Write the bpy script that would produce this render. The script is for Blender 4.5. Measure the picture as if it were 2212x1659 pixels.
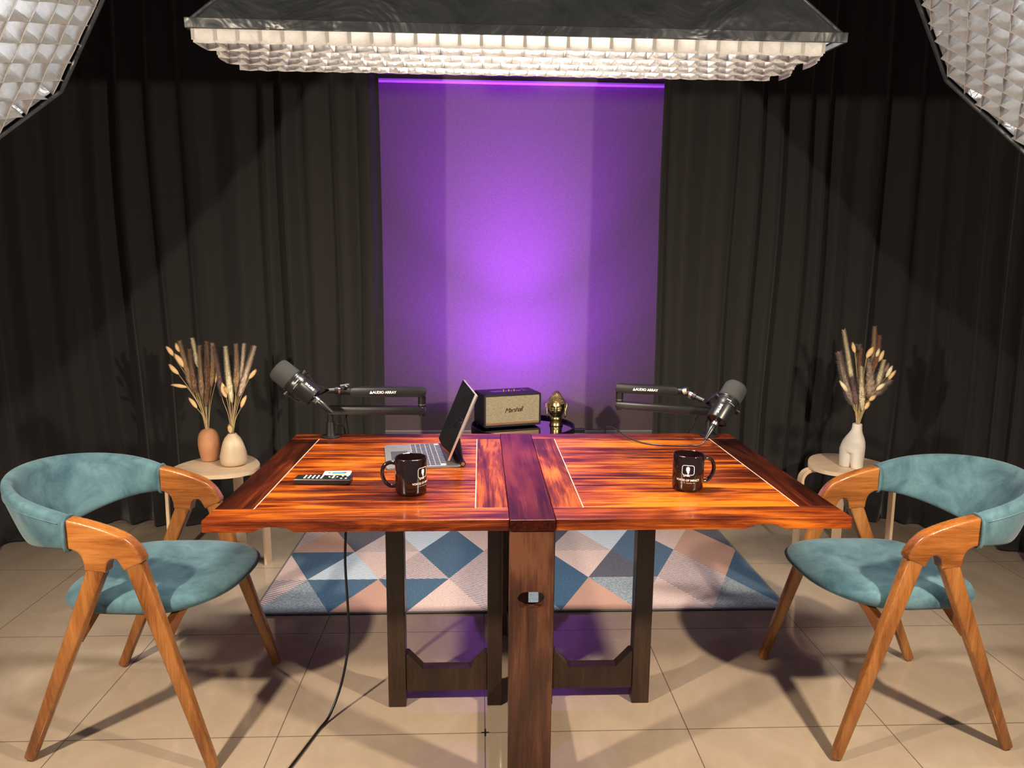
import bpy, bmesh, math, random
from mathutils import Vector, Matrix, Euler, noise
random.seed(7)
PI = math.pi
scene = bpy.context.scene
for o in list(bpy.data.objects): bpy.data.objects.remove(o, do_unlink=True)
C = scene.collection

# ---------------------------------------------------------------- camera
cam_d = bpy.data.cameras.new('camera'); cam = bpy.data.objects.new('camera', cam_d); C.objects.link(cam)
yaw, pitch, roll = 0.0437878, 0.1601296, 0.0090138
cy, sy, cp, sp, cr, sr = math.cos(yaw), math.sin(yaw), math.cos(pitch), math.sin(pitch), math.cos(roll), math.sin(roll)
fw = Vector((sy*cp, cy*cp, -sp)); rt = Vector((cy, -sy, 0)); up = rt.cross(fw)
rt2 = rt*cr+up*sr; up2 = up*cr-rt*sr
M = Matrix((rt2, up2, -fw)).transposed().to_4x4(); M.translation = Vector((-0.01484, -1.93500, 1.34796))
cam.matrix_world = M
cam_d.sensor_width = 36; cam_d.sensor_fit = 'HORIZONTAL'; cam_d.lens = 1566.37/2212*36
cam_d.clip_start = 0.05; scene.camera = cam

# ---------------------------------------------------------------- world, view, lamps
world = bpy.data.worlds.new('world'); scene.world = world; world.use_nodes = True
world.node_tree.nodes['Background'].inputs[0].default_value = (0.80, 0.84, 1.0, 1)
world.node_tree.nodes['Background'].inputs[1].default_value = 0.23
vs = scene.view_settings; vs.view_transform = 'Standard'; vs.look = 'None'; vs.gamma = 1; vs.use_curve_mapping = False
vs.exposure = 0.0

def area(name, loc, direction, power, color, size, spread=PI, shape='DISK', size_y=None):
    d = bpy.data.lights.new(name, 'AREA'); d.shape = shape; d.size = size
    if size_y: d.size_y = size_y
    d.energy = power; d.color = color; d.spread = spread
    o = bpy.data.objects.new(name, d); C.objects.link(o); o.location = loc
    o.rotation_euler = Vector(direction).to_track_quat('-Z', 'Y').to_euler()
    return o
WARM = (1.0, 0.84, 0.64)
OCT = {'L': (Vector((-1.194, -0.477, 1.827)), Vector((0.728, -0.020, -0.685)).normalized(), 0.775),
       'R': (Vector((1.373, -0.415, 1.806)), Vector((-0.704, 0.105, -0.703)).normalized(), 0.569)}
# stand-in for each side softbox's lamp, set outside its rim to place the shadows
area('left_softbox_stand_in', (-1.368, -1.158, 1.632), (0.75, 1.0, -0.60), 60, WARM, 0.09)
area('right_softbox_stand_in', (1.42, -1.125, 1.632), (-0.75, 1.0, -0.60), 60, WARM, 0.09)
# low glow inside the side softboxes
for k in 'LR':
    c, n, r = OCT[k]
    area('softbox_glow', c-n*0.36, n, 8.0 if k == 'L' else 5.0, (1.0, 0.98, 0.96), 0.2)
# lamp of the long overhead softbox, up inside its housing
area('overhead_softbox_lamp', (0.10, 0.27, 2.24), (0, 0, -1), 88, (1.0, 0.92, 0.82), 0.50, shape='RECTANGLE', size_y=0.12)
# purple lamp lying behind the loudspeaker on the side table
area('purple_lamp_light', (0.20, 2.055, 0.556), (0, 0.25, 1), 25.0, (0.32, 0.024, 1.0), 0.14, shape='RECTANGLE', size_y=0.05)
area('purple_fill_beam', (0.20, 2.055, 0.560), (0, 0.20, 1), 14.0, (0.30, 0.030, 1.0), 0.10, spread=math.radians(125))  # extra beam added to carry the purple up the backdrop
area('purple_high_fill', (0.20, 2.055, 0.560), (0, 0.10, 1), 26.0, (0.34, 0.040, 1.0), 0.10, spread=math.radians(72))  # narrow extra beam, added to even out purple on the upper backdrop

# ---------------------------------------------------------------- helpers
def mat(name, color=(0.5,0.5,0.5), rough=0.5, metal=0.0, coat=0.0, coat_rough=0.05, spec=0.5, sheen=0.0, emit=None, estr=0.0):
    m = bpy.data.materials.new(name); m.use_nodes = True
    b = m.node_tree.nodes['Principled BSDF']
    b.inputs['Base Color'].default_value = (*color, 1); b.inputs['Roughness'].default_value = rough
    b.inputs['Metallic'].default_value = metal; b.inputs['Coat Weight'].default_value = coat
    b.inputs['Coat Roughness'].default_value = coat_rough; b.inputs['Specular IOR Level'].default_value = spec
    b.inputs['Sheen Weight'].default_value = sheen
    if emit: b.inputs['Emission Color'].default_value = (*emit, 1); b.inputs['Emission Strength'].default_value = estr
    return m
class NB:
    def __init__(s, m): s.m = m; s.t = m.node_tree; s.b = s.t.nodes['Principled BSDF']
    def n(s, kind, **kw):
        x = s.t.nodes.new(kind)
        for k, v in kw.items():
            if hasattr(x, k) and not k.startswith('i_'): setattr(x, k, v)
            elif k.startswith('i_'):
                key = k[2:].replace('_', ' ')
                x.inputs[key].default_value = v
        return x
    def l(s, a, b): s.t.links.new(a, b)
    def ramp(s, fac, stops):
        r = s.n('ShaderNodeValToRGB'); e = r.color_ramp.elements
        while len(e) > 1: e.remove(e[0])
        e[0].position = stops[0][0]; e[0].color = (*stops[0][1], 1)
        for p, c in stops[1:]: q = e.new(p); q.color = (*c, 1)
        s.l(fac, r.inputs[0]); return r.outputs[0]
    def mix(s, fac, a, b, mode='MIX'):
        x = s.n('ShaderNodeMix', data_type='RGBA', blend_type=mode)
        if hasattr(fac, 'node'): s.l(fac, x.inputs[0])
        else: x.inputs[0].default_value = fac
        for v, i in ((a, 6), (b, 7)):
            if hasattr(v, 'node'): s.l(v, x.inputs[i])
            else: x.inputs[i].default_value = (*v, 1)
        return x.outputs[2]
    def coords(s, scale=(1,1,1), rand=False, kind='Object'):
        tc = s.n('ShaderNodeTexCoord'); mp = s.n('ShaderNodeMapping'); src = tc.outputs[kind]
        if rand:
            oi = s.n('ShaderNodeObjectInfo'); gm = s.n('ShaderNodeNewGeometry')
            ad = s.n('ShaderNodeMath', operation='ADD'); s.l(oi.outputs['Random'], ad.inputs[0]); ad.inputs[1].default_value = 0.0
            if rand == 'isl': s.l(gm.outputs['Random Per Island'], ad.inputs[1])
            mu = s.n('ShaderNodeMath', operation='MULTIPLY'); s.l(ad.outputs[0], mu.inputs[0]); mu.inputs[1].default_value = 37.0
            cb = s.n('ShaderNodeCombineXYZ'); [s.l(mu.outputs[0], cb.inputs[i]) for i in range(3)]
            va = s.n('ShaderNodeVectorMath', operation='ADD'); s.l(src, va.inputs[0]); s.l(cb.outputs[0], va.inputs[1]); src = va.outputs[0]
        mp.inputs['Scale'].default_value = scale; s.l(src, mp.inputs[0]); return mp.outputs[0]
    def noise(s, vec, scale, detail=4, rough=0.5, dist=0.0):
        x = s.n('ShaderNodeTexNoise'); x.inputs['Scale'].default_value = scale; x.inputs['Detail'].default_value = detail
        x.inputs['Roughness'].default_value = rough; x.inputs['Distortion'].default_value = dist; s.l(vec, x.inputs['Vector']); return x.outputs['Fac']
    def bump(s, h, strength, dist=0.01, target=None):
        x = s.n('ShaderNodeBump'); x.inputs['Strength'].default_value = strength; x.inputs['Distance'].default_value = dist
        s.l(h, x.inputs['Height']); s.l(x.outputs[0], (target or s.b).inputs['Normal']); return x
def wood(name, stops, axis='x', rough=0.3, coat=0.0, knots=0.5, stretch=9.0, base=5.0, rand='isl', coat_rough=0.06, warp=0.0, spec=0.26):
    m = mat(name, rough=rough, coat=coat, coat_rough=coat_rough, spec=spec); g = NB(m)
    sc = {'x': (1, stretch, stretch), 'y': (stretch, 1, stretch), 'z': (stretch, stretch, 1)}[axis]
    v = g.coords(sc, rand); a = g.noise(v, base*0.8, 6, 0.68, 0.6+warp)
    v2 = g.coords(tuple(q*(1 if q == 1 else 3.2) for q in sc), rand); b = g.noise(v2, base*2.6, 8, 0.75, 0.2)
    s2 = tuple(q if q == 1 else 3.0 for q in sc); v3 = g.coords(s2, rand); c = g.noise(v3, 1.3, 2, 0.5, 1.2+warp)
    m1 = g.n('ShaderNodeMath', operation='MULTIPLY'); g.l(b, m1.inputs[0]); m1.inputs[1].default_value = 0.45
    m2 = g.n('ShaderNodeMath', operation='MULTIPLY_ADD'); g.l(a, m2.inputs[0]); m2.inputs[1].default_value = 0.75; g.l(m1.outputs[0], m2.inputs[2])
    m2b = g.n('ShaderNodeMath', operation='SUBTRACT'); g.l(m2.outputs[0], m2b.inputs[0]); m2b.inputs[1].default_value = 0.10; m2 = m2b
    m3 = g.n('ShaderNodeMath', operation='SUBTRACT'); g.l(c, m3.inputs[0]); m3.inputs[1].default_value = 0.5
    m4 = g.n('ShaderNodeMath', operation='MULTIPLY_ADD'); g.l(m3.outputs[0], m4.inputs[0]); m4.inputs[1].default_value = knots; g.l(m2.outputs[0], m4.inputs[2])
    col = g.ramp(m4.outputs[0], stops); g.l(col, g.b.inputs['Base Color'])
    g.bump(b, 0.06, 0.002)
    return m
def fabric(name, color, color2=None, scale=300, rough=0.9, bump=0.3, sheen=0.0, blotch=6.0):
    m = mat(name, color, rough=rough, sheen=sheen, spec=0.2); g = NB(m); v = g.coords()
    a = g.noise(v, blotch, 5, 0.65, 0.5)
    if color2: g.l(g.ramp(a, [(0.34, color), (0.66, color2)]), g.b.inputs['Base Color'])
    h = g.noise(v, scale, 2, 0.6); g.bump(h, bump, 0.002)
    return m

def obj(name, bm, m=None, parent=None, smooth=None, loc=None):
    me = bpy.data.meshes.new(name); bmesh.ops.recalc_face_normals(bm, faces=bm.faces); bm.to_mesh(me); bm.free()
    o = bpy.data.objects.new(name, me); C.objects.link(o)
    if m is not None:
        for q in (m if isinstance(m, (list, tuple)) else [m]): me.materials.append(q)
    if parent: o.parent = parent
    if loc: o.location = loc
    if smooth:
        for p in me.polygons: p.use_smooth = True
        if smooth is not True:
            me.set_sharp_from_angle(angle=math.radians(smooth))
    return o
def tag(o, label=None, cat=None, group=None, kind=None):
    if label: o['label'] = label
    if cat: o['category'] = cat
    if group: o['group'] = group
    if kind: o['kind'] = kind
    return o
def thing(name, label, cat, loc=(0,0,0), rz=0, group=None):
    o = bpy.data.objects.new(name, None); C.objects.link(o); o.location = loc; o.rotation_euler = (0, 0, rz)
    o.empty_display_size = 0.05
    return tag(o, label, cat, group)
def box(bm, x0, x1, y0, y1, z0, z1, bev=0.0, seg=2, M=None):
    r = bmesh.ops.create_cube(bm, size=1); vs_ = r['verts']
    for v in vs_:
        v.co = Vector((x0+(v.co.x+.5)*(x1-x0), y0+(v.co.y+.5)*(y1-y0), z0+(v.co.z+.5)*(z1-z0)))
    fs = list({f for v in vs_ for f in v.link_faces}); vv = list(vs_)
    if bev > 0:
        es = list({e for v in vs_ for e in v.link_edges})
        q = bmesh.ops.bevel(bm, geom=es, offset=bev, segments=seg, profile=0.5, affect='EDGES')
        vv = q['verts']
        vv = list({v for f in q['faces'] for v in f.verts} | {v for v in vv})
    if M is not None:
        bmesh.ops.transform(bm, matrix=M, verts=vv)
    return vv
def bx(*a, **k):
    bm = bmesh.new(); box(bm, *a, **k); return bm
def cyl(bm, p0, p1, r0, r1=None, seg=32, cap=True):
    p0, p1 = Vector(p0), Vector(p1); r1 = r0 if r1 is None else r1
    d = p1-p0; q = d.to_track_quat('Z', 'Y').to_matrix().to_4x4(); q.translation = (p0+p1)/2
    return bmesh.ops.create_cone(bm, cap_ends=cap, segments=seg, radius1=r0, radius2=r1, depth=d.length, matrix=q)['verts']
def lathe(bm, prof, seg=48, M=None, closed=False):
    rings = []
    for r, z in prof:
        ring = []
        for i in range(seg):
            a = 2*PI*i/seg; co = Vector((r*math.cos(a), r*math.sin(a), z))
            ring.append(bm.verts.new(M @ co if M is not None else co))
        rings.append(ring)
    n = len(rings)
    for k in range(n-1 if not closed else n):
        A, B = rings[k], rings[(k+1) % n]
        for i in range(seg):
            bm.faces.new((A[i], A[(i+1) % seg], B[(i+1) % seg], B[i]))
    if not closed:
        if prof[0][0] > 1e-5: bm.faces.new(list(reversed(rings[0])))
        if prof[-1][0] > 1e-5: bm.faces.new(rings[-1])
    bmesh.ops.remove_doubles(bm, verts=[v for r in rings for v in r], dist=1e-6)
    return rings
def tube(bm, pts, r, seg=10, cap=True, radii=None):
    pts = [Vector(p) for p in pts]; rings = []; nrm = None
    for i, p in enumerate(pts):
        t = (pts[min(i+1, len(pts)-1)]-pts[max(i-1, 0)]).normalized()
        if nrm is None:
            nrm = t.orthogonal().normalized()
        nrm = (nrm-t*nrm.dot(t)).normalized(); bn = t.cross(nrm)
        rr = radii[i] if radii else r
        rings.append([bm.verts.new(p+(nrm*math.cos(2*PI*k/seg)+bn*math.sin(2*PI*k/seg))*rr) for k in range(seg)])
    for a, b in zip(rings, rings[1:]):
        for k in range(seg): bm.faces.new((a[k], a[(k+1) % seg], b[(k+1) % seg], b[k]))
    if cap: bm.faces.new(list(reversed(rings[0]))); bm.faces.new(rings[-1])
def spline(pts, n=8):
    P = [Vector(p) for p in pts]; out = []
    for i in range(len(P)-1):
        a, b, c, d = P[max(i-1, 0)], P[i], P[i+1], P[min(i+2, len(P)-1)]
        for k in range(n):
            t = k/n
            out.append(0.5*((2*b)+(c-a)*t+(2*a-5*b+4*c-d)*t*t+(3*b-a-3*c+d)*t**3))
    out.append(P[-1]); return out
def prism(bm, pts2, d0, d1, plane='xz', bev=0.0, seg=2):
    def co(p, d): return {'xz': (p[0], d, p[1]), 'xy': (p[0], p[1], d), 'yz': (d, p[0], p[1])}[plane]
    A = [bm.verts.new(co(p, d0)) for p in pts2]; B = [bm.verts.new(co(p, d1)) for p in pts2]
    n = len(pts2); fs = [bm.faces.new(A), bm.faces.new(list(reversed(B)))]
    for i in range(n): fs.append(bm.faces.new((A[i], B[i], B[(i+1) % n], A[(i+1) % n])))
    if bev > 0:
        es = [e for f in fs[:2] for e in f.edges]
        bmesh.ops.bevel(bm, geom=es, offset=bev, segments=seg, profile=0.5, affect='EDGES')
def rrect(w, h, r, n=6, cx=0, cy_=0):
    out = []
    for qx, qy, a0 in ((1, 1, 0), (-1, 1, 90), (-1, -1, 180), (1, -1, 270)):
        for k in range(n+1):
            a = math.radians(a0+90*k/n); out.append((cx+qx*(w/2-r)+r*math.cos(a), cy_+qy*(h/2-r)+r*math.sin(a)))
    return out
def beam(bm, p0, p1, a0, b0, a1, b1, side=(0, 1, 0), bev=0.006):
    """tapered rectangular bar; a = width across in the plane, b = width along 'side'"""
    p0, p1 = Vector(p0), Vector(p1); t = (p1-p0).normalized(); s = Vector(side); s = (s-t*s.dot(t)).normalized(); u = t.cross(s)
    vs_ = []
    for p, a, b in ((p0, a0, b0), (p1, a1, b1)):
        for i, j in ((-1, -1), (1, -1), (1, 1), (-1, 1)): vs_.append(bm.verts.new(p+u*a/2*i+s*b/2*j))
    A, B = vs_[:4], vs_[4:]; fs = [bm.faces.new(A), bm.faces.new(B)]
    for i in range(4): fs.append(bm.faces.new((A[i], A[(i+1) % 4], B[(i+1) % 4], B[i])))
    if bev: bmesh.ops.bevel(bm, geom=list({e for f in fs for e in f.edges}), offset=bev, segments=3, profile=0.5, affect='EDGES')
def text_mesh(s, size, extrude=0.0004, shear=0.0, bold=0.0, align='CENTER', spacing=1.0):
    cu = bpy.data.curves.new('lettering', 'FONT'); cu.body = s; cu.size = size; cu.extrude = extrude; cu.shear = shear
    cu.align_x = align; cu.align_y = 'CENTER'; cu.space_character = spacing; cu.offset = bold; cu.resolution_u = 4
    o = bpy.data.objects.new('lettering', cu); C.objects.link(o); dg = bpy.context.evaluated_depsgraph_get()
    me = bpy.data.meshes.new_from_object(o.evaluated_get(dg)); bpy.data.objects.remove(o, do_unlink=True)
    return me
def add_mesh(bm, me, fn):
    n0 = len(bm.verts); bm.from_mesh(me); bm.verts.ensure_lookup_table()
    for v in bm.verts[n0:]: v.co = fn(v.co.copy())

# ---------------------------------------------------------------- materials
M_floor = mat('floor_tile', rough=0.085, spec=1.0); g = NB(M_floor)
v = g.coords()
br = g.n('ShaderNodeTexBrick', offset=0.0, squash=1.0); g.l(v, br.inputs['Vector'])
br.inputs['Scale'].default_value = 1; br.inputs['Mortar Size'].default_value = 0.0016; br.inputs['Mortar Smooth'].default_value = 0.1
br.inputs['Brick Width'].default_value = 0.6; br.inputs['Row Height'].default_value = 0.6; br.inputs['Bias'].default_value = 0
br.inputs['Color1'].default_value = (1, 1, 1, 1); br.inputs['Color2'].default_value = (1, 1, 1, 1); br.inputs['Mortar'].default_value = (0, 0, 0, 1)
nz = g.noise(g.coords((1.6, 1, 1)), 3.0, 6, 0.6, 1.5)
tc = g.ramp(nz, [(0.3, (0.40, 0.31, 0.225)), (0.5, (0.44, 0.345, 0.255)), (0.7, (0.48, 0.385, 0.29))])
col = g.mix(br.outputs['Color'], (0.13, 0.10, 0.08), tc); g.l(col, g.b.inputs['Base Color'])
g.bump(g.noise(v, 5.0, 4, 0.6, 1.0), 0.10, 0.004)
M_wallpaint = mat('wall_paint', (0.55, 0.53, 0.50), 0.9)
M_ceil = mat('ceiling_paint', (0.10, 0.10, 0.10), 0.9)
M_curtain = mat('curtain_cloth', (0.0215, 0.0195, 0.0195), 0.85, spec=0.25, sheen=0.12); g = NB(M_curtain); g.bump(g.noise(g.coords(), 700, 2), 0.2, 0.001)
M_screen = mat('backdrop_weave', rough=0.9, spec=0.15); g = NB(M_screen); v = g.coords()
w1 = g.noise(g.coords((1, 1, 5)), 160, 2, 0.7); w2 = g.noise(g.coords((5, 1, 1)), 160, 2, 0.7)
mm = g.n('ShaderNodeMath', operation='ADD'); g.l(w1, mm.inputs[0]); g.l(w2, mm.inputs[1])
mh = g.n('ShaderNodeMath', operation='MULTIPLY'); g.l(mm.outputs[0], mh.inputs[0]); mh.inputs[1].default_value = 0.5
g.l(g.ramp(mh.outputs[0], [(0.35, (0.15, 0.110, 0.115)), (0.65, (0.30, 0.235, 0.235))]), g.b.inputs['Base Color']); g.bump(mh.outputs[0], 0.4, 0.002)
M_rail = mat('pale_rail', (0.75, 0.74, 0.72), 0.35)
M_railgrey = mat('grey_rail', (0.30, 0.29, 0.29), 0.5)
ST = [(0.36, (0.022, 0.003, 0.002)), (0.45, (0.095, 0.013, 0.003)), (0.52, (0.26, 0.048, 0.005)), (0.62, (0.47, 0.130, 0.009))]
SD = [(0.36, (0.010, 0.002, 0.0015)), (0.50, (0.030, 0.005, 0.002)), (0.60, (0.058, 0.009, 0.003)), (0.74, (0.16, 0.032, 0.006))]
M_tpanel = wood('rosewood_panel', ST, 'x', 0.28, 0.08, 0.65, 16, 4.0)
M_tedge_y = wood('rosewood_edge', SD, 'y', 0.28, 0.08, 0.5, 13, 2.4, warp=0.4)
M_tedge_x = wood('rosewood_rail', [(0.34, (0.022, 0.004, 0.002)), (0.46, (0.080, 0.012, 0.003)), (0.56, (0.20, 0.036, 0.005)), (0.68, (0.44, 0.115, 0.010))], 'x', 0.28, 0.08, 0.6, 12, 3.0, warp=0.6)
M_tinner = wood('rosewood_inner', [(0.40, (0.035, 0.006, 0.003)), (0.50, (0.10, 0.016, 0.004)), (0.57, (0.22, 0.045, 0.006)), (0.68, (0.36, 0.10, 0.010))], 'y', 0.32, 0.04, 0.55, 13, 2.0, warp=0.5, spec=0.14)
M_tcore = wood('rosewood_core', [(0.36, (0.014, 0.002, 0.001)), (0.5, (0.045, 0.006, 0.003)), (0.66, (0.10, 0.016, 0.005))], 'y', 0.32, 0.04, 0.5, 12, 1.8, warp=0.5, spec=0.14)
M_tpost = wood('rosewood_post', [(0.36, (0.022, 0.008, 0.005)), (0.50, (0.058, 0.019, 0.010)), (0.66, (0.125, 0.048, 0.022))], 'z', 0.35, 0.3, 0.9, 8, 3.0, rand='obj')
M_tgate = wood('dark_gate_wood', [(0.30, (0.014, 0.008, 0.006)), (0.55, (0.028, 0.015, 0.009)), (0.75, (0.050, 0.026, 0.015))], 'z', 0.4, 0.2, 0.5, 8, 3.0)
M_pale = mat('pale_groove', (0.75, 0.48, 0.34), 0.4)
M_teak = wood('teak', [(0.34, (0.13, 0.040, 0.009)), (0.5, (0.25, 0.092, 0.022)), (0.66, (0.35, 0.148, 0.040))], 'z', 0.3, 0.35, 0.5, 7, 4.0)
M_teakx = wood('teak_arm', [(0.34, (0.16, 0.048, 0.010)), (0.5, (0.29, 0.100, 0.022)), (0.66, (0.39, 0.155, 0.040))], 'x', 0.25, 0.5, 0.5, 9, 4.0)
M_teakd = wood('teak_rail', [(0.3, (0.16, 0.052, 0.016)), (0.7, (0.32, 0.115, 0.032))], 'y', 0.35, 0.2, 0.4, 7, 4.0)
M_teal = fabric('teal_velvet', (0.030, 0.076, 0.104), (0.096, 0.185, 0.212), 350, 0.75, 0.25, 0.12, 9.0)
M_birch = wood('birch', [(0.3, (0.70, 0.50, 0.33)), (0.7, (0.84, 0.65, 0.46))], 'x', 0.4, 0.1, 0.2, 6, 4.0)
M_birchz = wood('birch_leg', [(0.3, (0.62, 0.42, 0.26)), (0.7, (0.80, 0.60, 0.40))], 'z', 0.4, 0.1, 0.2, 6, 4.0)
M_black = mat('black_powder', (0.007, 0.007, 0.0075), 0.42, spec=0.35)
M_blackg = mat('black_gloss', (0.006, 0.006, 0.007), 0.08)
M_blackm = mat('black_satin', (0.009, 0.009, 0.0095), 0.33, spec=0.4)
M_foam = fabric('foam', (0.040, 0.041, 0.040), None, 900, 0.95, 0.8)
M_chrome = mat('chrome', (0.75, 0.74, 0.72), 0.18, 1.0)
M_nickel = mat('nickel', (0.55, 0.47, 0.42), 0.3, 1.0)
M_white = mat('white_print', (0.85, 0.85, 0.85), 0.5)
M_mug = mat('black_glaze', (0.010, 0.004, 0.004), 0.06, coat=0.5)
M_grey = mat('space_grey', (0.16, 0.16, 0.165), 0.42, 0.3)
M_pad = mat('trackpad', (0.045, 0.045, 0.055), 0.35)
M_key = mat('key_cap', (0.030, 0.030, 0.045), 0.5)
M_keybed = mat('key_bed', (0.24, 0.24, 0.26), 0.5)
M_alu = mat('pale_aluminium', (0.75, 0.66, 0.60), 0.25, 0.8)
M_card = mat('white_card', (0.82, 0.82, 0.80), 0.5)
M_grille = mat('speaker_cloth', rough=0.85); g = NB(M_grille); v = g.coords((1, 1, 3.0))
g.l(g.ramp(g.noise(v, 90, 4, 0.7, 1.0), [(0.35, (0.30, 0.24, 0.15)), (0.65, (0.52, 0.45, 0.32))]), g.b.inputs['Base Color']); g.bump(g.noise(g.coords(), 500, 2), 0.4, 0.001)
M_vinyl = mat('black_vinyl', (0.016, 0.014, 0.018), 0.5); g = NB(M_vinyl); g.bump(g.noise(g.coords(), 500, 3), 0.3, 0.001)
M_brass = mat('brass', (0.55, 0.36, 0.15), 0.3, 1.0)
M_gold = mat('aged_gold', rough=0.27, metal=1.0); g = NB(M_gold)
g.l(g.ramp(g.noise(g.coords(), 30, 4), [(0.3, (0.36, 0.27, 0.12)), (0.7, (0.68, 0.56, 0.30))]), g.b.inputs['Base Color'])
M_traygl = mat('black_glass', (0.004, 0.004, 0.005), 0.03, spec=1.0, coat=1.0, coat_rough=0.02)
M_peach = mat('peach_ceramic', (0.58, 0.27, 0.135), 0.5, spec=0.4)
M_cream = mat('cream_ceramic', (0.66, 0.50, 0.34), 0.4, spec=0.4)
M_whitec = mat('white_ceramic', (0.68, 0.62, 0.55), 0.6, spec=0.3)
M_soft = mat('softbox_cloth', rough=0.38, spec=0.5); g = NB(M_soft); v = g.coords()
g.l(g.ramp(g.noise(v, 6, 4), [(0.3, (0.015, 0.017, 0.020)), (0.7, (0.026, 0.029, 0.034))]), g.b.inputs['Base Color'])
g.bump(g.noise(g.coords((1, 1, 1)), 6, 3, 0.45, 1.2), 0.8, 0.03)
M_silver = mat('silver_lining', (0.62, 0.62, 0.63), 0.35, 0.6); g = NB(M_silver); g.bump(g.noise(g.coords(), 14, 4, 0.6, 1.5), 0.8, 0.02)
def gridmat(name, c, tr):
    m = bpy.data.materials.new(name); m.use_nodes = True; t = m.node_tree; b = t.nodes['Principled BSDF']; g = NB(m)
    b.inputs['Roughness'].default_value = 0.75
    v = g.coords(); g.l(g.ramp(g.noise(v, 45, 5, 0.7, 0.5), [(0.3, tuple(q*0.75 for q in c)), (0.7, c)]), b.inputs['Base Color'])
    g.bump(g.noise(v, 60, 3, 0.6, 1.0), 0.6, 0.004)
    tl = t.nodes.new('ShaderNodeBsdfTranslucent'); tl.inputs[0].default_value = (*c, 1); mx = t.nodes.new('ShaderNodeMixShader'); mx.inputs[0].default_value = tr
    t.links.new(b.outputs[0], mx.inputs[1]); t.links.new(tl.outputs[0], mx.inputs[2]); t.links.new(mx.outputs[0], t.nodes['Material Output'].inputs[0])
    return m
M_grid = gridmat('egg_crate_cloth', (0.60, 0.585, 0.57), 0.30)
M_grid2 = gridmat('egg_crate_cloth_silver', (0.60, 0.60, 0.61), 0.20)

# ---------------------------------------------------------------- the room
def struct(name, bm, m, smooth=None):
    o = obj(name, bm, m, smooth=smooth); o['kind'] = 'structure'; return o
struct('floor', bx(-3.2, 3.4, -2.6, 2.82, -0.05, 0.0), M_floor)
struct('wall_back', bx(-3.2, 3.4, 2.70, 2.82, 0, 2.95), M_wallpaint)
struct('wall_left', bx(-3.2, -3.08, -2.6, 2.70, 0, 2.95), M_wallpaint)
struct('wall_right', bx(3.28, 3.4, -2.6, 2.70, 0, 2.95), M_wallpaint)
struct('ceiling', bx(-3.2, 3.4, -2.6, 2.82, 2.95, 3.05), M_ceil)
struct('baseboard_back', bx(-3.08, 3.28, 2.685, 2.70, 0, 0.09), M_rail)

# woven backdrop between the curtains
bd = thing('backdrop_panel', 'woven fabric backdrop lit purple in the gap between the black curtains', 'backdrop', (0.19, 2.59, 0))
obj('fabric_panel', bx(-1.25, 1.25, -0.005, 0.01, 0.316, 2.424), M_screen, bd)
hd = obj('header', bx(-1.25, 1.25, -0.05, 0.03, 2.424, 2.93), M_screen, bd)
obj('header_trim', bx(-1.25, 1.25, -0.056, -0.005, 2.412, 2.425, bev=0.002), M_rail, bd)
obj('bottom_rail', bx(-1.25, 1.25, -0.010, 0.012, 0.296, 0.313), M_railgrey, bd)
obj('rail_edge', bx(-1.25, 1.25, -0.014, 0.012, 0.313, 0.3185), M_rail, bd)
obj('rail_edge', bx(-1.25, 1.25, -0.014, 0.012, 0.286, 0.2955), M_rail, bd)
obj('lower_panel', bx(-1.25, 1.25, 0.0, 0.012, 0.0, 0.286), M_screen, bd)

# curtains: a deep irregular pleat pattern along a curved track
def curtain(name, label, path, seed, ztop=2.86, heavy=()):
    rnd = random.Random(seed); P = spline(path, 24)
    L = [0.0]
    for a, b in zip(P, P[1:]): L.append(L[-1]+(b-a).length)
    tot = L[-1]; N = int(tot/0.0085)
    ridges = []; s = 0.0
    while s < tot:
        w = rnd.uniform(0.085, 0.20); ridges.append((s, w, rnd.uniform(0.6, 1.15))); s += w
    def at(s_):
        s_ = min(max(s_, 0), tot-1e-6)
        for i in range(len(L)-1):
            if L[i+1] >= s_: break
        t = (s_-L[i])/(L[i+1]-L[i]); p = P[i].lerp(P[i+1], t); d = (P[i+1]-P[i]).normalized(); return p, d
    bm = bmesh.new(); cols = []; NZ = 26
    ph = [rnd.uniform(0, 6.28) for _ in range(8)]
    for i in range(N+1):
        s0 = tot*i/N
        for (rs, rw, ra) in ridges:
            if rs <= s0 < rs+rw or (rs, rw, ra) == ridges[-1]: break
        u = (s0-rs)/rw
        prof = (0.5-0.5*math.cos(2*PI*u))*ra
        prof += 0.10*math.sin(2*PI*u*2+ph[0]+rs*9)*math.sin(PI*u)
        col_ = []
        for j in range(NZ+1):
            z = 0.012+(ztop-0.012)*j/NZ; zz = z/ztop
            drift = 0.035*math.sin(1.7*z+ph[1]+s0*2.3)*(1-zz)
            amp = 0.070*(0.75+0.35*(1-zz))
            p, d = at(s0+drift*math.sin(PI*min(max(s0/tot, 0), 1)))
            nrm = Vector((d.y, -d.x, 0))
            off = nrm*(-amp*(prof-0.5))+nrm*0.012*math.sin(3.1*z+s0*7+ph[2])
            col_.append(bm.verts.new((p.x+off.x, p.y+off.y, z)))
        cols.append(col_)
    for a, b in zip(cols, cols[1:]):
        for j in range(NZ): bm.faces.new((a[j], b[j], b[j+1], a[j+1]))
    o = obj(name, bm, M_curtain, smooth=True); tag(o, label, 'curtain')
    md = o.modifiers.new('thickness', 'SOLIDIFY'); md.thickness = 0.003; md.offset = 0
    return o
curtain('blackout_curtain', 'black pleated floor-length curtain left of the purple backdrop',
        [(-0.500, 1.66, 0), (-0.95, 1.70, 0), (-1.45, 1.74, 0), (-1.87, 1.78, 0), (-2.16, 1.64, 0), (-2.36, 1.32, 0), (-2.46, 0.9, 0), (-2.5, 0.3, 0)], 3)
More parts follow.
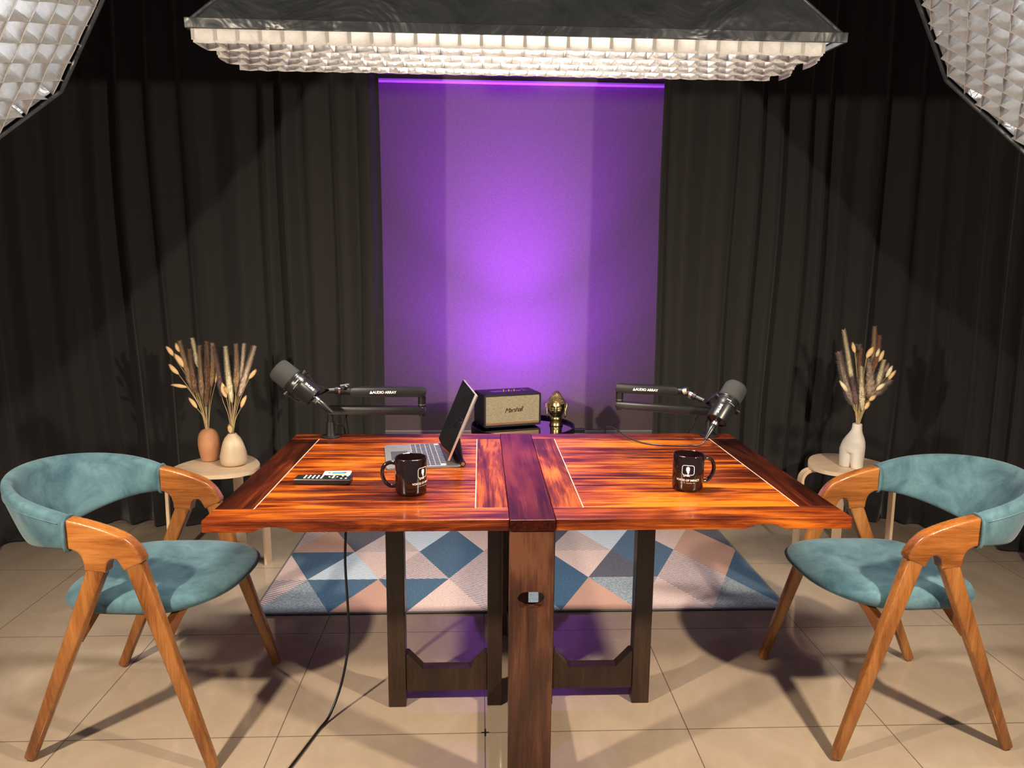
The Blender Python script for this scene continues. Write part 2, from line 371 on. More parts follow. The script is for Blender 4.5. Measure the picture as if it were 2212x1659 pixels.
curtain('blackout_curtain', 'black pleated floor-length curtain right of the purple backdrop',
        [(0.848, 1.66, 0), (1.30, 1.70, 0), (1.85, 1.75, 0), (2.22, 1.74, 0), (2.46, 1.52, 0), (2.60, 1.15, 0), (2.70, 0.7, 0), (2.74, 0.2, 0)], 11)

# ---------------------------------------------------------------- rug
def rugmat(name, c1, c2, pat, sc=1.0):
    m = mat(name, c1, 0.95, spec=0.1, sheen=0.2); g = NB(m); v = g.coords()
    if pat == 'plain': f = g.noise(v, 130, 3, 0.7)
    elif pat == 'tweed': 
        f = g.noise(g.coords((1, 2.2, 1)), 170, 3, 0.85)
    else:
        w = g.n('ShaderNodeTexWave', wave_type='BANDS', bands_direction='X'); mp = g.n('ShaderNodeMapping'); tc_ = g.n('ShaderNodeTexCoord')
        g.l(tc_.outputs['Object'], mp.inputs[0]); mp.inputs['Rotation'].default_value = (0, 0, math.radians(pat)); g.l(mp.outputs[0], w.inputs['Vector'])
        w.inputs['Scale'].default_value = 26*sc; w.inputs['Distortion'].default_value = 1.2; w.inputs['Detail'].default_value = 2; w.inputs['Detail Scale'].default_value = 6
        f = w.outputs['Fac']
    g.l(g.ramp(f, [(0.36, c1), (0.62, c2)]), g.b.inputs['Base Color']); g.bump(g.noise(v, 400, 2), 0.5, 0.002); return m
RM = {'B': rugmat('rug_blue', (0.022, 0.062, 0.115), (0.048, 0.110, 0.175), 'plain'),
      'P': rugmat('rug_blush', (0.46, 0.33, 0.30), (0.60, 0.46, 0.42), 'plain'),
      'S': rugmat('rug_salmon', (0.34, 0.18, 0.13), (0.50, 0.30, 0.23), 65, 1.5),
      'N': rugmat('rug_navy', (0.035, 0.038, 0.060), (0.085, 0.085, 0.115), 'plain'),
      'T': rugmat('rug_tweed', (0.014, 0.026, 0.050), (0.36, 0.42, 0.46), 'tweed'),
      'G': rugmat('rug_stripe', (0.17, 0.13, 0.14), (0.60, 0.48, 0.46), 115, 0.85),
      'L': rugmat('rug_pale_blue', (0.27, 0.36, 0.45), (0.60, 0.65, 0.68), 105, 1.0),
      'K': rugmat('rug_blush_tweed', (0.20, 0.16, 0.16), (0.62, 0.50, 0.46), 75, 1.2),
      'E': mat('rug_binding', (0.13, 0.12, 0.125), 0.9)}
RX0, RX1, RY0, RY1 = -0.905, 1.222, 0.738, 2.13
def clip(poly, ax, val, keep_less):
    out = []
    for i in range(len(poly)):
        a, b = poly[i], poly[(i+1) % len(poly)]
        ia, ib = ((a[ax] <= val), (b[ax] <= val)) if keep_less else ((a[ax] >= val), (b[ax] >= val))
        if ia: out.append(a)
        if ia != ib:
            t = (val-a[ax])/(b[ax]-a[ax]); out.append((a[0]+(b[0]-a[0])*t, a[1]+(b[1]-a[1])*t))
    return out
keys = list(RM); bm = bmesh.new()
# rows of triangles: each entry alternates down / up from the left edge
rows = ['GTBSBPGTBSTPGTB', 'PBLPGBGSBPNBGSB', 'GSNKLBPSNKLBPSN', 'BPGBTPSLBGPNBSL', 'PSBTGPLBSNPGBTP']
for r, row in enumerate(rows):
    y0 = 0.745+0.305*r; y1 = y0+0.305
    # row 0 starts with a down triangle whose apex is at x=-0.91; rows alternate by half a lattice step
    x = -0.91
    for k, ch in enumerate(row):
        cx = -0.9125+0.1524*k
        down = (k % 2 == 0) if r % 2 == 0 else (k % 2 == 1)
        if down: tri = [(cx, y0), (cx+0.1524, y1), (cx-0.1524, y1)]
        else: tri = [(cx-0.1524, y0), (cx+0.1524, y0), (cx, y1)]
        poly = tri
        for ax, val, le in ((0, RX0+0.008, False), (0, RX1-0.008, True), (1, RY0+0.008, False), (1, RY1-0.008, True)):
            poly = clip(poly, ax, val, le)
            if len(poly) < 3: break
        if len(poly) >= 3:
            try:
                f = bm.faces.new([bm.verts.new((p[0], p[1], 0.0085)) for p in poly]); f.material_index = keys.index(ch)
            except ValueError: pass
rug = thing('area_rug', 'low-pile rug with a blue, blush and grey triangle pattern behind the table', 'rug', (0, 0, 0))
pile = obj('pile', bm, [RM[k] for k in keys], rug)
bm = bmesh.new(); box(bm, RX0, RX1, RY0, RY1, 0.0005, 0.008, bev=0.002)
for a in ((RX0, RX1, RY0, RY0+0.009), (RX0, RX1, RY1-0.009, RY1), (RX0, RX0+0.009, RY0, RY1), (RX1-0.009, RX1, RY0, RY1)):
    box(bm, a[0], a[1], a[2], a[3], 0.001, 0.0095, bev=0.002)
obj('binding', bm, RM['E'], rug)

# ---------------------------------------------------------------- gateleg table
TZ = 0.757; TH = 0.028; YF, YB = -0.292, 0.602
tab = thing('gateleg_table', 'large glossy reddish-brown wooden gateleg table with both leaves raised', 'table', (0, 0, 0))
def scooped(x0, x1, y0, y1, sx=None):
    pts = [(x0, TZ-TH), (x0, TZ), (x1, TZ), (x1, TZ-TH)]
    bm = bmesh.new()
    if sx is None: prism(bm, pts, y0, y1, 'xz', 0.0012)
    else:
        w = 0.042; arch = [(sx+w*1.15, TZ-TH)]+[(sx+w*math.cos(a), TZ-TH+0.013*math.sin(a)**0.8) for a in [PI*k/12 for k in range(1, 12)]]+[(sx-w*1.15, TZ-TH)]
        prism(bm, pts+[], y0, y1, 'xz') if False else prism(bm, [(x0, TZ-TH), (x0, TZ), (x1, TZ), (x1, TZ-TH)]+arch, y0, y1, 'xz', 0.0010)
    return bm
for (x0, x1, sx, eo, ei, inner) in ((-0.664, 0.0535, -0.500, 0.094, 0.080, 1), (0.1655, 0.884, 0.672, 0.094, 0.076, -1)):
    xo0, xo1 = (x0, x0+eo) if inner == 1 else (x1-eo, x1)        # outer side board
    xi0, xi1 = (x1-ei, x1) if inner == 1 else (x0, x0+ei)         # inner side board
    pa, pb = (xo1, xi0) if inner == 1 else (xi1, xo0)
    y0, y1 = YF+0.086, YB-0.078
    bm = bmesh.new(); n = 6
    for k in range(n):
        a = y0+(y1-y0)*k/n; b = y0+(y1-y0)*(k+1)/n
        box(bm, pa+0.0016, pb-0.0016, a+0.0003, b-0.0003, TZ-TH+0.004, TZ-0.0006, bev=0.0006, seg=1)
    leaf = obj('leaf', bm, M_tpanel, tab)
    obj('front_board', scooped(x0, x1, YF, y0, sx), M_tedge_x, leaf)
    obj('back_board', scooped(x0, x1, y1, YB), M_tedge_x, leaf)
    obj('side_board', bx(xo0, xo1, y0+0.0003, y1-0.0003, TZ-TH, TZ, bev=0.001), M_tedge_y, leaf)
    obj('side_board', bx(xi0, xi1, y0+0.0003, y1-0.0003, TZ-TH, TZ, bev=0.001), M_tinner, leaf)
    for xg in (pa, pb):
        obj('groove', bx(xg-0.0016, xg+0.0016, y0, y1, TZ-TH+0.006, TZ-0.0002), M_pale, leaf)
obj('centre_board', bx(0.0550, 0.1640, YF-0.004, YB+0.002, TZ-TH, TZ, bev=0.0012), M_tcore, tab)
# front and back posts: wide boards with a rounded grip hole
def post(yc, d, hole):
    bm = bmesh.new(); w0, w1 = 0.055, 0.1625; zt = TZ-TH-0.0025
    if not hole:
        box(bm, w0, w1, yc-d/2, yc+d/2, 0, zt, bev=0.002)
    else:
        zc = 0.553; H = rrect(0.068, 0.042, 0.020, 6, (w0+w1)/2, zc); N = len(H)
        O = rrect(w1-w0, 0.16, 0.0005, 6, (w0+w1)/2, zc)
        for y in (yc-d/2, yc+d/2):
            h = [bm.verts.new((p[0], y, p[1])) for p in H]; o_ = [bm.verts.new((p[0], y, p[1])) for p in O]
            for i in range(N): bm.faces.new((h[i], h[(i+1) % N], o_[(i+1) % N], o_[i]))
            if y < yc: h0, o0 = h, o_
        for i in range(N):
            bm.faces.new((h0[i], h0[(i+1) % N], h[(i+1) % N], h[i])); bm.faces.new((o0[i], o0[(i+1) % N], o_[(i+1) % N], o_[i]))
        box(bm, w0, w1, yc-d/2, yc+d/2, zc+0.08, zt); box(bm, w0, w1, yc-d/2, yc+d/2, 0, zc-0.08)
    return bm
obj('post', post(YF+0.016, 0.032, True), M_tpost, tab)
obj('post', post(YB-0.020, 0.032, False), M_tpost, tab)
obj('core_rail', bx(0.082, 0.136, YF+0.033, YB-0.037, 0.05, 0.12, bev=0.002), M_tgate, tab)
obj('core_rail', bx(0.070, 0.148, YF+0.033, YB-0.037, 0.64, 0.727, bev=0.002), M_tgate, tab)
for xo, xi in ((-0.270, 0.030), (0.487, 0.188)):
    s = 1 if xi > xo else -1; hw = 0.0270; ya, yb = 0.132, 0.182
    for xc, h in ((xo, hw), (xi, 0.0225)):
        obj('gate_leg', bx(xc-h, xc+h, ya, yb, 0, TZ-TH-0.001, bev=0.003), M_tgate, tab)
    a, b = sorted((xo+s*hw, xi-s*0.0225))
    pts = [(a, 0.050), (a, 0.172), (a+0.008, 0.172), (a+0.052, 0.121), (b-0.052, 0.121), (b-0.008, 0.172), (b, 0.172), (b, 0.050)]
    bm = bmesh.new(); prism(bm, pts, ya+0.006, yb-0.006, 'xz', 0.002); obj('gate_rail', bm, M_tgate, tab)
    obj('gate_rail', bx(a, b, ya+0.006, yb-0.006, 0.655, 0.724, bev=0.002), M_tgate, tab)

# ---------------------------------------------------------------- armchairs
def make_chair(label, loc, rz):
    t = thing('armchair', label, 'chair', loc, rz, 'teal armchairs at the table')
    for s in (-1, 1):
        ya = 0.245*s; hw = 0.0200
        # arm piece with its two sockets, cut from one board
        prof = []
        top = spline([(-0.090, 0, 0.701), (-0.040, 0, 0.690), (0.020, 0, 0.671), (0.063, 0, 0.651), (0.089, 0, 0.626), (0.106, 0, 0.595)], 5)
        prof += [(p.x, p.z) for p in top]
        prof += [(0.107, 0.586), (0.057, 0.562)]
        prof += [(p.x, p.z) for p in spline([(0.049, 0, 0.578), (0.040, 0, 0.592), (0.027, 0, 0.594), (0.016, 0, 0.583), (0.010, 0, 0.556)], 4)]
        prof += [(-0.046, 0.563)]
        prof += [(p.x, p.z) for p in spline([(-0.046, 0, 0.578), (-0.053, 0, 0.603), (-0.070, 0, 0.617), (-0.090, 0, 0.621)], 4)]
        bm = bmesh.new(); prism(bm, prof, ya-hw, ya+hw, 'xz')
        ar = obj('armrest', bm, M_teakx, t)
        q = ar.modifiers.new('r', 'REMESH'); q.mode = 'VOXEL'; q.voxel_size = 0.0032; q.use_smooth_shade = True
        q = ar.modifiers.new('s', 'SMOOTH'); q.factor = 0.5; q.iterations = 9
        bm = bmesh.new(); beam(bm, (0.0790, ya, 0.582), (0.258, 0.262*s, 0.004), 0.046, 0.036, 0.029, 0.027, bev=0.008)
        obj('leg', bm, M_teak, t, smooth=40)
        bm = bmesh.new(); beam(bm, (-0.016, ya, 0.568), (-0.258, 0.236*s, 0.004), 0.048, 0.036, 0.029, 0.027, bev=0.008)
        obj('leg', bm, M_teak, t, smooth=40)
    # arched cross rails that carry the seat
    for xr, zb in ((0.137, 0.345), (-0.098, 0.345)):
        bm = bmesh.new(); y = 0.238
        prism(bm, [(-y, zb+0.03), (-y+0.005, 0.395), (-0.13, 0.414), (0.13, 0.414), (y-0.005, 0.395), (y, zb+0.03), (y-0.01, zb), (0.15, 0.385), (0.10, 0.398), (-0.10, 0.398), (-0.15, 0.385), (-y+0.01, zb)], xr-0.011, xr+0.011, 'yz', 0.002)
        obj('cross_rail', bm, M_teakd, t)
    # seat: rounded shield outline, softly domed
    bm = bmesh.new(); N = 64; K = 12
    def outline(a):
        c, s_ = math.cos(a), math.sin(a)
        if c >= 0: return Vector((0.05+0.240*abs(c)**0.76, 0.224*math.copysign(abs(s_)**0.80, s_), 0))
        return Vector((0.05-0.238*abs(c)**0.42, (0.222-0.016*abs(c))*math.copysign(abs(s_)**0.45, s_), 0))
    c0 = Vector((0.03, 0, 0)); rings = []
    prof = [(0.0, 0.472), (0.3, 0.4735), (0.55, 0.475), (0.75, 0.474), (0.88, 0.468), (0.96, 0.457), (1.0, 0.441), (0.992, 0.428), (0.965, 0.418), (0.90, 0.4145), (0.5, 0.414)]
    for f, z in prof[1:]:
        ring = []
        for i in range(N):
            q = outline(2*PI*i/N); p = c0+(q-c0)*f
            dish = 0.012*(p.x/0.25 if p.x > 0 else 0)**2*0.3 - 0.006*math.exp(-((p.x-0.02)**2+p.y**2)/0.012)
            lift = 0.006*(1 if z > 0.44 else 0.3)*(p.x > 0.2)
            rise = 0.026*(max(p.x-0.08, 0)/0.20)**1.4 * min(max((0.466-z)/0.045, 0), 1)
            ring.append(bm.verts.new((p.x, p.y, z+dish*(z > 0.45)+rise)))
        rings.append(ring)
    vt = bm.verts.new((c0.x, 0, 0.467)); vb = bm.verts.new((c0.x, 0, 0.414))
    for a, b in zip(rings, rings[1:]):
        for i in range(N): bm.faces.new((a[i], a[(i+1) % N], b[(i+1) % N], b[i]))
    for i in range(N): bm.faces.new((vt, rings[0][i], rings[0][(i+1) % N])); bm.faces.new((vb, rings[-1][(i+1) % N], rings[-1][i]))
    obj('seat', bm, M_teal, t, smooth=True)
    # wrapped backrest band
    bm = bmesh.new(); secs = []; NS = 72; NC = 28
    for i in range(NS+1):
        ph = PI*(i/NS)-PI/2; c, s_ = max(math.cos(ph), 0.0), math.sin(ph)
        base = Vector((-0.085-0.236*c**0.92, 0.247*s_, 0))
        T = Vector((0.262*math.sin(ph), 0.247*math.cos(ph), 0))
        T = Vector((-T.x*-1, T.y, 0)) if False else Vector((0.262*s_, 0.247*c, 0))
        if T.length < 1e-4: T = Vector((1, 0, 0))
        T.normalize(); out = Vector((T.y*-1, T.x, 0)) if False else Vector((-c, s_*0.9, 0)).normalized()
        zt = 0.702+0.070*c**0.75; zb = 0.617-0.045*c**1.6; zc = (zt+zb)/2; hh = (zt-zb)/2
        th = 0.024-0.004*c; lean = 0.036*c; sec = []
        for k in range(NC):
            a = 2*PI*k/NC; cu, su = math.cos(a), math.sin(a)
            oy = math.copysign(abs(cu)**0.7, cu)*th; oz = math.copysign(abs(su)**0.55, su)*hh
            p = base+out*(oy+lean*(oz/hh))+Vector((0, 0, zc+oz)); sec.append(bm.verts.new(p))
        secs.append(sec)
    for a, b in zip(secs, secs[1:]):
        for k in range(NC): bm.faces.new((a[k], a[(k+1) % NC], b[(k+1) % NC], b[k]))
    bm.faces.new(list(reversed(secs[0]))); bm.faces.new(secs[-1])
    back = obj('backrest', bm, M_teal, t, smooth=60)
    # piped cuffs at both ends of the band and the seam along the outside
    for s in (-1, 1):
        bm = bmesh.new(); pts = []
        for k in range(25):
            a = 2*PI*k/24; cu, su = math.cos(a), math.sin(a)
            pts.append((-0.086, 0.247*s+math.copysign(abs(cu)**0.7, cu)*0.0265, 0.6585+math.copysign(abs(su)**0.55, su)*0.0445))
        tube(bm, pts, 0.0045, 8, cap=False); obj('piping', bm, M_teal, back, smooth=True)
    bm = bmesh.new(); pts = []
    for i in range(1, NS):
        ph = PI*(i/NS)-PI/2; c, s_ = max(math.cos(ph), 0), math.sin(ph)
        base = Vector((-0.085-0.236*c**0.92, 0.247*s_, 0)); out = Vector((-c, s_*0.9, 0)).normalized()
        zt = 0.702+0.070*c**0.75; zb = 0.617-0.045*c**1.6; hh = (zt-zb)/2; th = 0.024-0.004*c
        pts.append(base+out*(th*0.96+0.036*c*0.62)+Vector((0, 0, (zt+zb)/2+hh*0.62)))
    tube(bm, pts, 0.0018, 6); obj('seam', bm, M_teal, back, smooth=True)
    return t
make_chair('teal armchair with a wooden frame at the left end of the table', (-0.978, 0.143, 0), math.radians(-3.0))
rc = make_chair('teal armchair with a wooden frame at the right end of the table', (1.230, 0.118, 0), math.radians(180.5))

# ---------------------------------------------------------------- stools
def make_stool(label, loc, rz, angles, seat_rot):
    t = thing('stool', label, 'stool', loc, rz, 'bentwood stools by the curtains')
    bm = bmesh.new(); pts = []
    for i in range(72):
        a = 2*PI*i/72; r = 0.183+0.013*math.cos(3*(a-seat_rot)); pts.append((r*math.cos(a), r*math.sin(a)))
    prism(bm, pts, 0.432, 0.450, 'xy', 0.003, 2); obj('seat', bm, M_birch, t, smooth=35)
    for a in angles:
        a = math.radians(a); d = Vector((math.cos(a), math.sin(a), 0)); s = Vector((-d.y, d.x, 0)); th = 0.0135/2; w = 0.046/2
        path = [(0.05, 0.4235)]+[(0.170, 0.4235)]+[(0.170+0.050*math.sin(q), 0.4235-0.050*(1-math.cos(q))) for q in [PI/2*k/8 for k in range(1, 9)]]+[(0.222, 0.2), (0.224, 0.0)]
        bm = bmesh.new(); rr = []
        for i, (r, z) in enumerate(path):
            a0 = Vector(path[max(i-1, 0)]); a1 = Vector(path[min(i+1, len(path)-1)]); tt = (a1-a0).normalized(); nn = Vector((-tt.y, tt.x))
            rr.append([bm.verts.new(d*(r+nn.x*e*th)+s*w*f+Vector((0, 0, z+nn.y*e*th))) for e, f in ((1, 1), (1, -1), (-1, -1), (-1, 1))])
        for p, q in zip(rr, rr[1:]):
            for k in range(4): bm.faces.new((p[k], p[(k+1) % 4], q[(k+1) % 4], q[k]))
        bm.faces.new(rr[0]); bm.faces.new(list(reversed(rr[-1])))
        for v_ in bm.verts: v_.co.z = max(v_.co.z, 0.0)
        o = obj('leg', bm, M_birchz, t, smooth=30)
        b = o.modifiers.new('b', 'BEVEL'); b.width = 0.0015; b.segments = 2
    return t
make_stool('pale birch stool carrying two vases, behind the left armchair', (-1.200, 1.305, 0), 0, (-14, 196, 88), math.radians(-30))
make_stool('pale birch stool carrying the single white vase, behind the right armchair', (1.705, 1.295, 0), 0, (-4, 182, 68), math.radians(-30))

# ---------------------------------------------------------------- vases
def vase(name, label, loc, prof, m, wob=0.0, sq=1.0):
    bm = bmesh.new(); top = prof[-1][0]; inner = [(top*0.72, prof[-1][1]), (top*0.7, prof[-1][1]-0.05)]
    lathe(bm, prof+inner, 56)
    for v_ in bm.verts:
        a = math.atan2(v_.co.y, v_.co.x); k = 1+wob*math.sin(3*a+v_.co.z*25)*0.5+wob*math.sin(2*a+1); v_.co.x *= k; v_.co.y *= k*sq
    o = obj(name, bm, m, smooth=50, loc=loc); tag(o, label, 'vase', None); return o
vase('vase', 'tall rounded peach vase on the left stool', (-1.268, 1.385, 0.4505),
     [(0.026, 0.0), (0.036, 0.003), (0.040, 0.02), (0.045, 0.05), (0.0475, 0.08), (0.046, 0.105), (0.040, 0.128), (0.030, 0.142), (0.020, 0.148), (0.0155, 0.149)], M_peach, 0.02)
vase('vase', 'pear-shaped cream vase in front of the peach one on the left stool', (-1.132, 1.305, 0.4505),
     [(0.036, 0.0), (0.050, 0.004), (0.056, 0.016), (0.057, 0.035), (0.054, 0.06), (0.048, 0.085), (0.041, 0.108), (0.032, 0.127), (0.022, 0.139), (0.017, 0.146)], M_cream, 0.035)
# white vase shaped as a hip and two thighs, one slender neck
bm = bmesh.new(); N = 40
def sec(z, cx, cy_, rx, ry): return [bm.verts.new((cx+rx*math.cos(2*PI*i/N), cy_+ry*math.sin(2*PI*i/N), z)) for i in range(N)]
def shell(rs, cap0=True, cap1=True):
    for a, b in zip(rs, rs[1:]):
        for i in range(N): bm.faces.new((a[i], a[(i+1) % N], b[(i+1) % N], b[i]))
    if cap0: bm.faces.new(list(reversed(rs[0])))
    if cap1: bm.faces.new(rs[-1])
ZN = 0.208
body = [(0.072, 0.0, 0.0, 0.050, 0.030), (0.085, 0.001, 0, 0.0555, 0.034), (0.105, 0.003, 0, 0.054, 0.035), (0.125, 0.006, 0, 0.049, 0.033), (0.145, 0.009, 0, 0.040, 0.029), (0.160, 0.011, 0, 0.031, 0.025), (0.175, 0.013, 0, 0.024, 0.022), (0.190, 0.014, 0, 0.0215, 0.021), (ZN, 0.014, 0, 0.0205, 0.0205)]
rs = [sec(z, a, b, c, d) for z, a, b, c, d in body]; rs += [sec(ZN, 0.014, 0, 0.016, 0.016), sec(ZN-0.04, 0.014, 0, 0.015, 0.015)]
shell(rs)
for cx, tilt in ((-0.027, -1), (0.027, 1)):
    th = [(0.0, cx*1.0, 0, 0.0235, 0.0255), (0.004, cx*1.02, 0, 0.0255, 0.0275), (0.03, cx*1.0, 0, 0.0262, 0.0285), (0.06, cx*0.99, 0, 0.0285, 0.0305), (0.085, cx*0.95, 0, 0.0300, 0.0325), (0.105, cx*0.80, 0, 0.0280, 0.0300), (0.125, cx*0.5, 0, 0.018, 0.02)]
    shell([sec(z, a, b, c, d) for z, a, b, c, d in th])
wv = obj('vase', bm, M_whitec, smooth=60, loc=(1.690, 1.235, 0.4505)); wv.rotation_euler = (0, 0, math.radians(-52))
tag(wv, 'matt white vase shaped like hips and two legs on the right stool', 'vase')
rm = wv.modifiers.new('r', 'REMESH'); rm.mode = 'VOXEL'; rm.voxel_size = 0.0022; rm.use_smooth_shade = True
sm = wv.modifiers.new('s', 'SMOOTH'); sm.factor = 0.5; sm.iterations = 6

# ---------------------------------------------------------------- dried grasses
PC = {'brown': (0.24, 0.13, 0.075), 'mid': (0.37, 0.24, 0.135), 'tan': (0.52, 0.34, 0.16), 'cream': (0.76, 0.63, 0.43), 'pale': (0.66, 0.54, 0.43), 'plum': (0.20, 0.11, 0.105),
      'grey': (0.34, 0.25, 0.19), 'rust': (0.27, 0.11, 0.06), 'tail': (0.70, 0.48, 0.24), 'stem': (0.58, 0.42, 0.20)}
PM = {}
for k, c in PC.items():
    m = mat('grass_'+k, c, 0.9, spec=0.1, sheen=0.3); g = NB(m); gm = g.n('ShaderNodeNewGeometry')
    g.l(g.ramp(gm.outputs['Random Per Island'], [(0.0, tuple(q*0.68 for q in c)), (1.0, tuple(min(q*1.35, 0.95) for q in c))]), g.b.inputs['Base Color']); PM[k] = m
def grass(neck, b, tip, kind, color, label, group, width=None, dy=0.0):
    neck = Vector(neck); B = Vector((b[0], dy*0.6, b[1])); T = Vector((tip[0], dy, tip[1]))
    root = Vector((random.uniform(-.006, .006), random.uniform(-.006, .006), -0.03))
    bend = Vector((B.x*0.35, dy*0.2, B.z*0.5)); ax = (T-B)
    bm = bmesh.new(); tube(bm, spline([root, bend, B, B+ax*0.6], 5), 0.0013, 6)
    st = obj('plume_stem' if kind != 'tail' else 'seed_head_stem', bm, PM['stem'], smooth=True, loc=neck)
    tag(st, label, 'dried flower', group)
    bm = bmesh.new(); L = ax.length; u = ax.normalized(); e1 = u.orthogonal().normalized(); e2 = u.cross(e1)
    rnd = random.Random(hash((round(b[0]*1000), round(tip[1]*1000))))
    if kind == 'tail':
        W = width or 0.0105; nb = 700; hl = 0.006; core = 0.9
        def rad(t): return W*max(math.sin(PI*min(t*1.0+0.02, 1)), 0)**0.55
    else:
        W = (width or 0.0135)*1.25; nb = int(2600*max(L/0.2, 0.5)); hl = 0.016; core = 0.62
        def rad(t): return W*(min(t/0.25, 1)**0.6)*(1-max(t-0.25, 0)/0.75*0.78)
    cv = Vector((rnd.uniform(-1, 1), rnd.uniform(-1, 1), 0))*L*0.04
    def axis(t): return B+ax*t+cv*math.sin(PI*t)
    NR, NSg = 22, 10; rings = []
    for i in range(NR+1):
        t = i/NR; r = max(rad(t)*core, 0.0006)
        rings.append([bm.verts.new(axis(t)+(e1*math.cos(2*PI*k/NSg)+e2*math.sin(2*PI*k/NSg))*r*(1+(0.06 if kind == 'tail' else 0.2)*rnd.uniform(-1, 1))) for k in range(NSg)])
    for a, c in zip(rings, rings[1:]):
        for k in range(NSg): bm.faces.new((a[k], a[(k+1) % NSg], c[(k+1) % NSg], c[k]))
    bm.faces.new(rings[0]); bm.faces.new(rings[-1])
    for _ in range(nb):
        t = rnd.random()**0.85; a = rnd.uniform(0, 2*PI); d = e1*math.cos(a)+e2*math.sin(a); r = rad(t)*core*0.8
        p = axis(t)+d*r; h = hl*rnd.uniform(0.5, 1.1); q = p+(u*0.80+d*(0.62 if kind != 'fluffy' else 1.2)).normalized()*h*(1.35 if kind == 'fluffy' else 1)
        s_ = u.cross(d).normalized()*(0.0008 if kind != 'tail' else 0.0005)
        q += Vector((rnd.uniform(-1, 1), rnd.uniform(-1, 1), rnd.uniform(-1, 0.4)))*0.0025
        bm.faces.new((bm.verts.new(p-s_), bm.verts.new(p+s_), bm.verts.new(q)))
    obj('plume' if kind != 'tail' else 'seed_head', bm, PM[color], st)
NK = (-1.268, 1.385, 0.5985); G1 = 'dried stems in the peach vase'
for q in [((-0.063, 0.178), (-0.108, 0.40), 'plume', 'mid', 'long light brown plume arching left in the peach vase', .016, .01),
          ((-0.043, 0.164), (-0.057, 0.364), 'plume', 'brown', 'thick reddish-brown plume just left of centre in the peach vase', .016, -.01),
          ((-0.032, 0.281), (-0.054, 0.411), 'plume', 'cream', 'cream plume rising tallest from the peach vase', .012, .02),
          ((-0.018, 0.134), (-0.016, 0.379), 'plume', 'mid', 'light brown plume standing upright in the middle of the peach vase', .014, 0),
          ((0.0, 0.105), (0.021, 0.399), 'plume', 'brown', 'dark brown plume with the lowest feathers, leaning right in the peach vase', .016, -.015),
          ((-0.004, 0.215), (0.005, 0.379), 'plume', 'brown', 'short brown plume behind the dark one in the peach vase', .011, .02),
          ((0.025, 0.193), (0.040, 0.39), 'plume', 'tan', 'straight tan plume at the right of the peach vase', .013, 0),
          ((-0.136, 0.34), (-0.163, 0.38), 'tail', 'tail', 'oval seed head reaching farthest left above the peach vase', .011, 0),
          ((-0.11, 0.355), (-0.128, 0.393), 'tail', 'tail', 'oval seed head at the top left of the peach vase', .011, .02),
          ((-0.09, 0.288), (-0.125, 0.348), 'tail', 'tail', 'longest oval seed head, beside the left plume of the peach vase', .013, -.01),
          ((-0.118, 0.255), (-0.155, 0.299), 'tail', 'tail', 'oval seed head leaning left at mid height above the peach vase', .011, 0),
          ((-0.085, 0.195), (-0.151, 0.206), 'tail', 'tail', 'oval seed head pointing sideways to the left above the peach vase', .009, 0),
          ((-0.043, 0.099), (-0.074, 0.147), 'tail', 'tail', 'lowest oval seed head above the peach vase', .010, -.01),
          ((0.043, 0.215), (0.054, 0.277), 'tail', 'tail', 'thin pale seed head at the right edge of the peach vase bunch', .006, .01)]:
    grass(NK, q[0], q[1], q[2], q[3], q[4], G1, q[5], q[6])
NK = (-1.132, 1.305, 0.5955); G2 = 'dried stems in the cream vase'
for q in [((-0.037, 0.165), (-0.063, 0.39), 'plume', 'plum', 'dusty plum-brown plume leaning left in the cream vase', .013, 0),
          ((0.009, 0.14), (-0.004, 0.389), 'plume', 'cream', 'thick cream plume in the middle of the cream vase', .016, -.015),
          ((0.025, 0.184), (0.036, 0.399), 'plume', 'mid', 'light brown plume right of the cream plume in the cream vase', .016, .0),
          ((0.045, 0.234), (0.067, 0.399), 'plume', 'pale', 'pale pinkish plume at the top of the cream vase bunch', .011, .01),
          ((0.04, 0.205), (0.101, 0.387), 'plume', 'brown', 'brown plume leaning right behind the outermost one in the cream vase', .012, .02),
          ((0.04, 0.169), (0.119, 0.391), 'plume', 'pale', 'long outermost right plume with pale edges in the cream vase', .014, -.01),
          ((-0.014, 0.167), (-0.025, 0.234), 'tail', 'tail', 'large oval seed head left of the cream plume', .013, -.02),
          ((-0.003, 0.184), (-0.011, 0.219), 'tail', 'tan', 'small oval seed head tucked against the cream plume', .010, -.03),
          ((0.086, 0.25), (0.118, 0.291), 'tail', 'tail', 'oval seed head farthest right above the cream vase', .010, 0),
          ((0.045, 0.119), (0.07, 0.173), 'tail', 'tail', 'oval seed head low on the right of the cream vase bunch', .010, 0),
          ((-0.002, 0.004), (-0.006, 0.042), 'tail', 'tail', 'seed head sitting right at the mouth of the cream vase', .012, -.018),
          ((-0.007, 0.27), (-0.009, 0.298), 'tail', 'tan', 'seed head half hidden at the left edge of the cream plume', .010, 0)]:
    grass(NK, q[0], q[1], q[2], q[3], q[4], G2, q[5], q[6])
NK = (1.702, 1.2275, 0.6575); G3 = 'dried stems in the white vase'
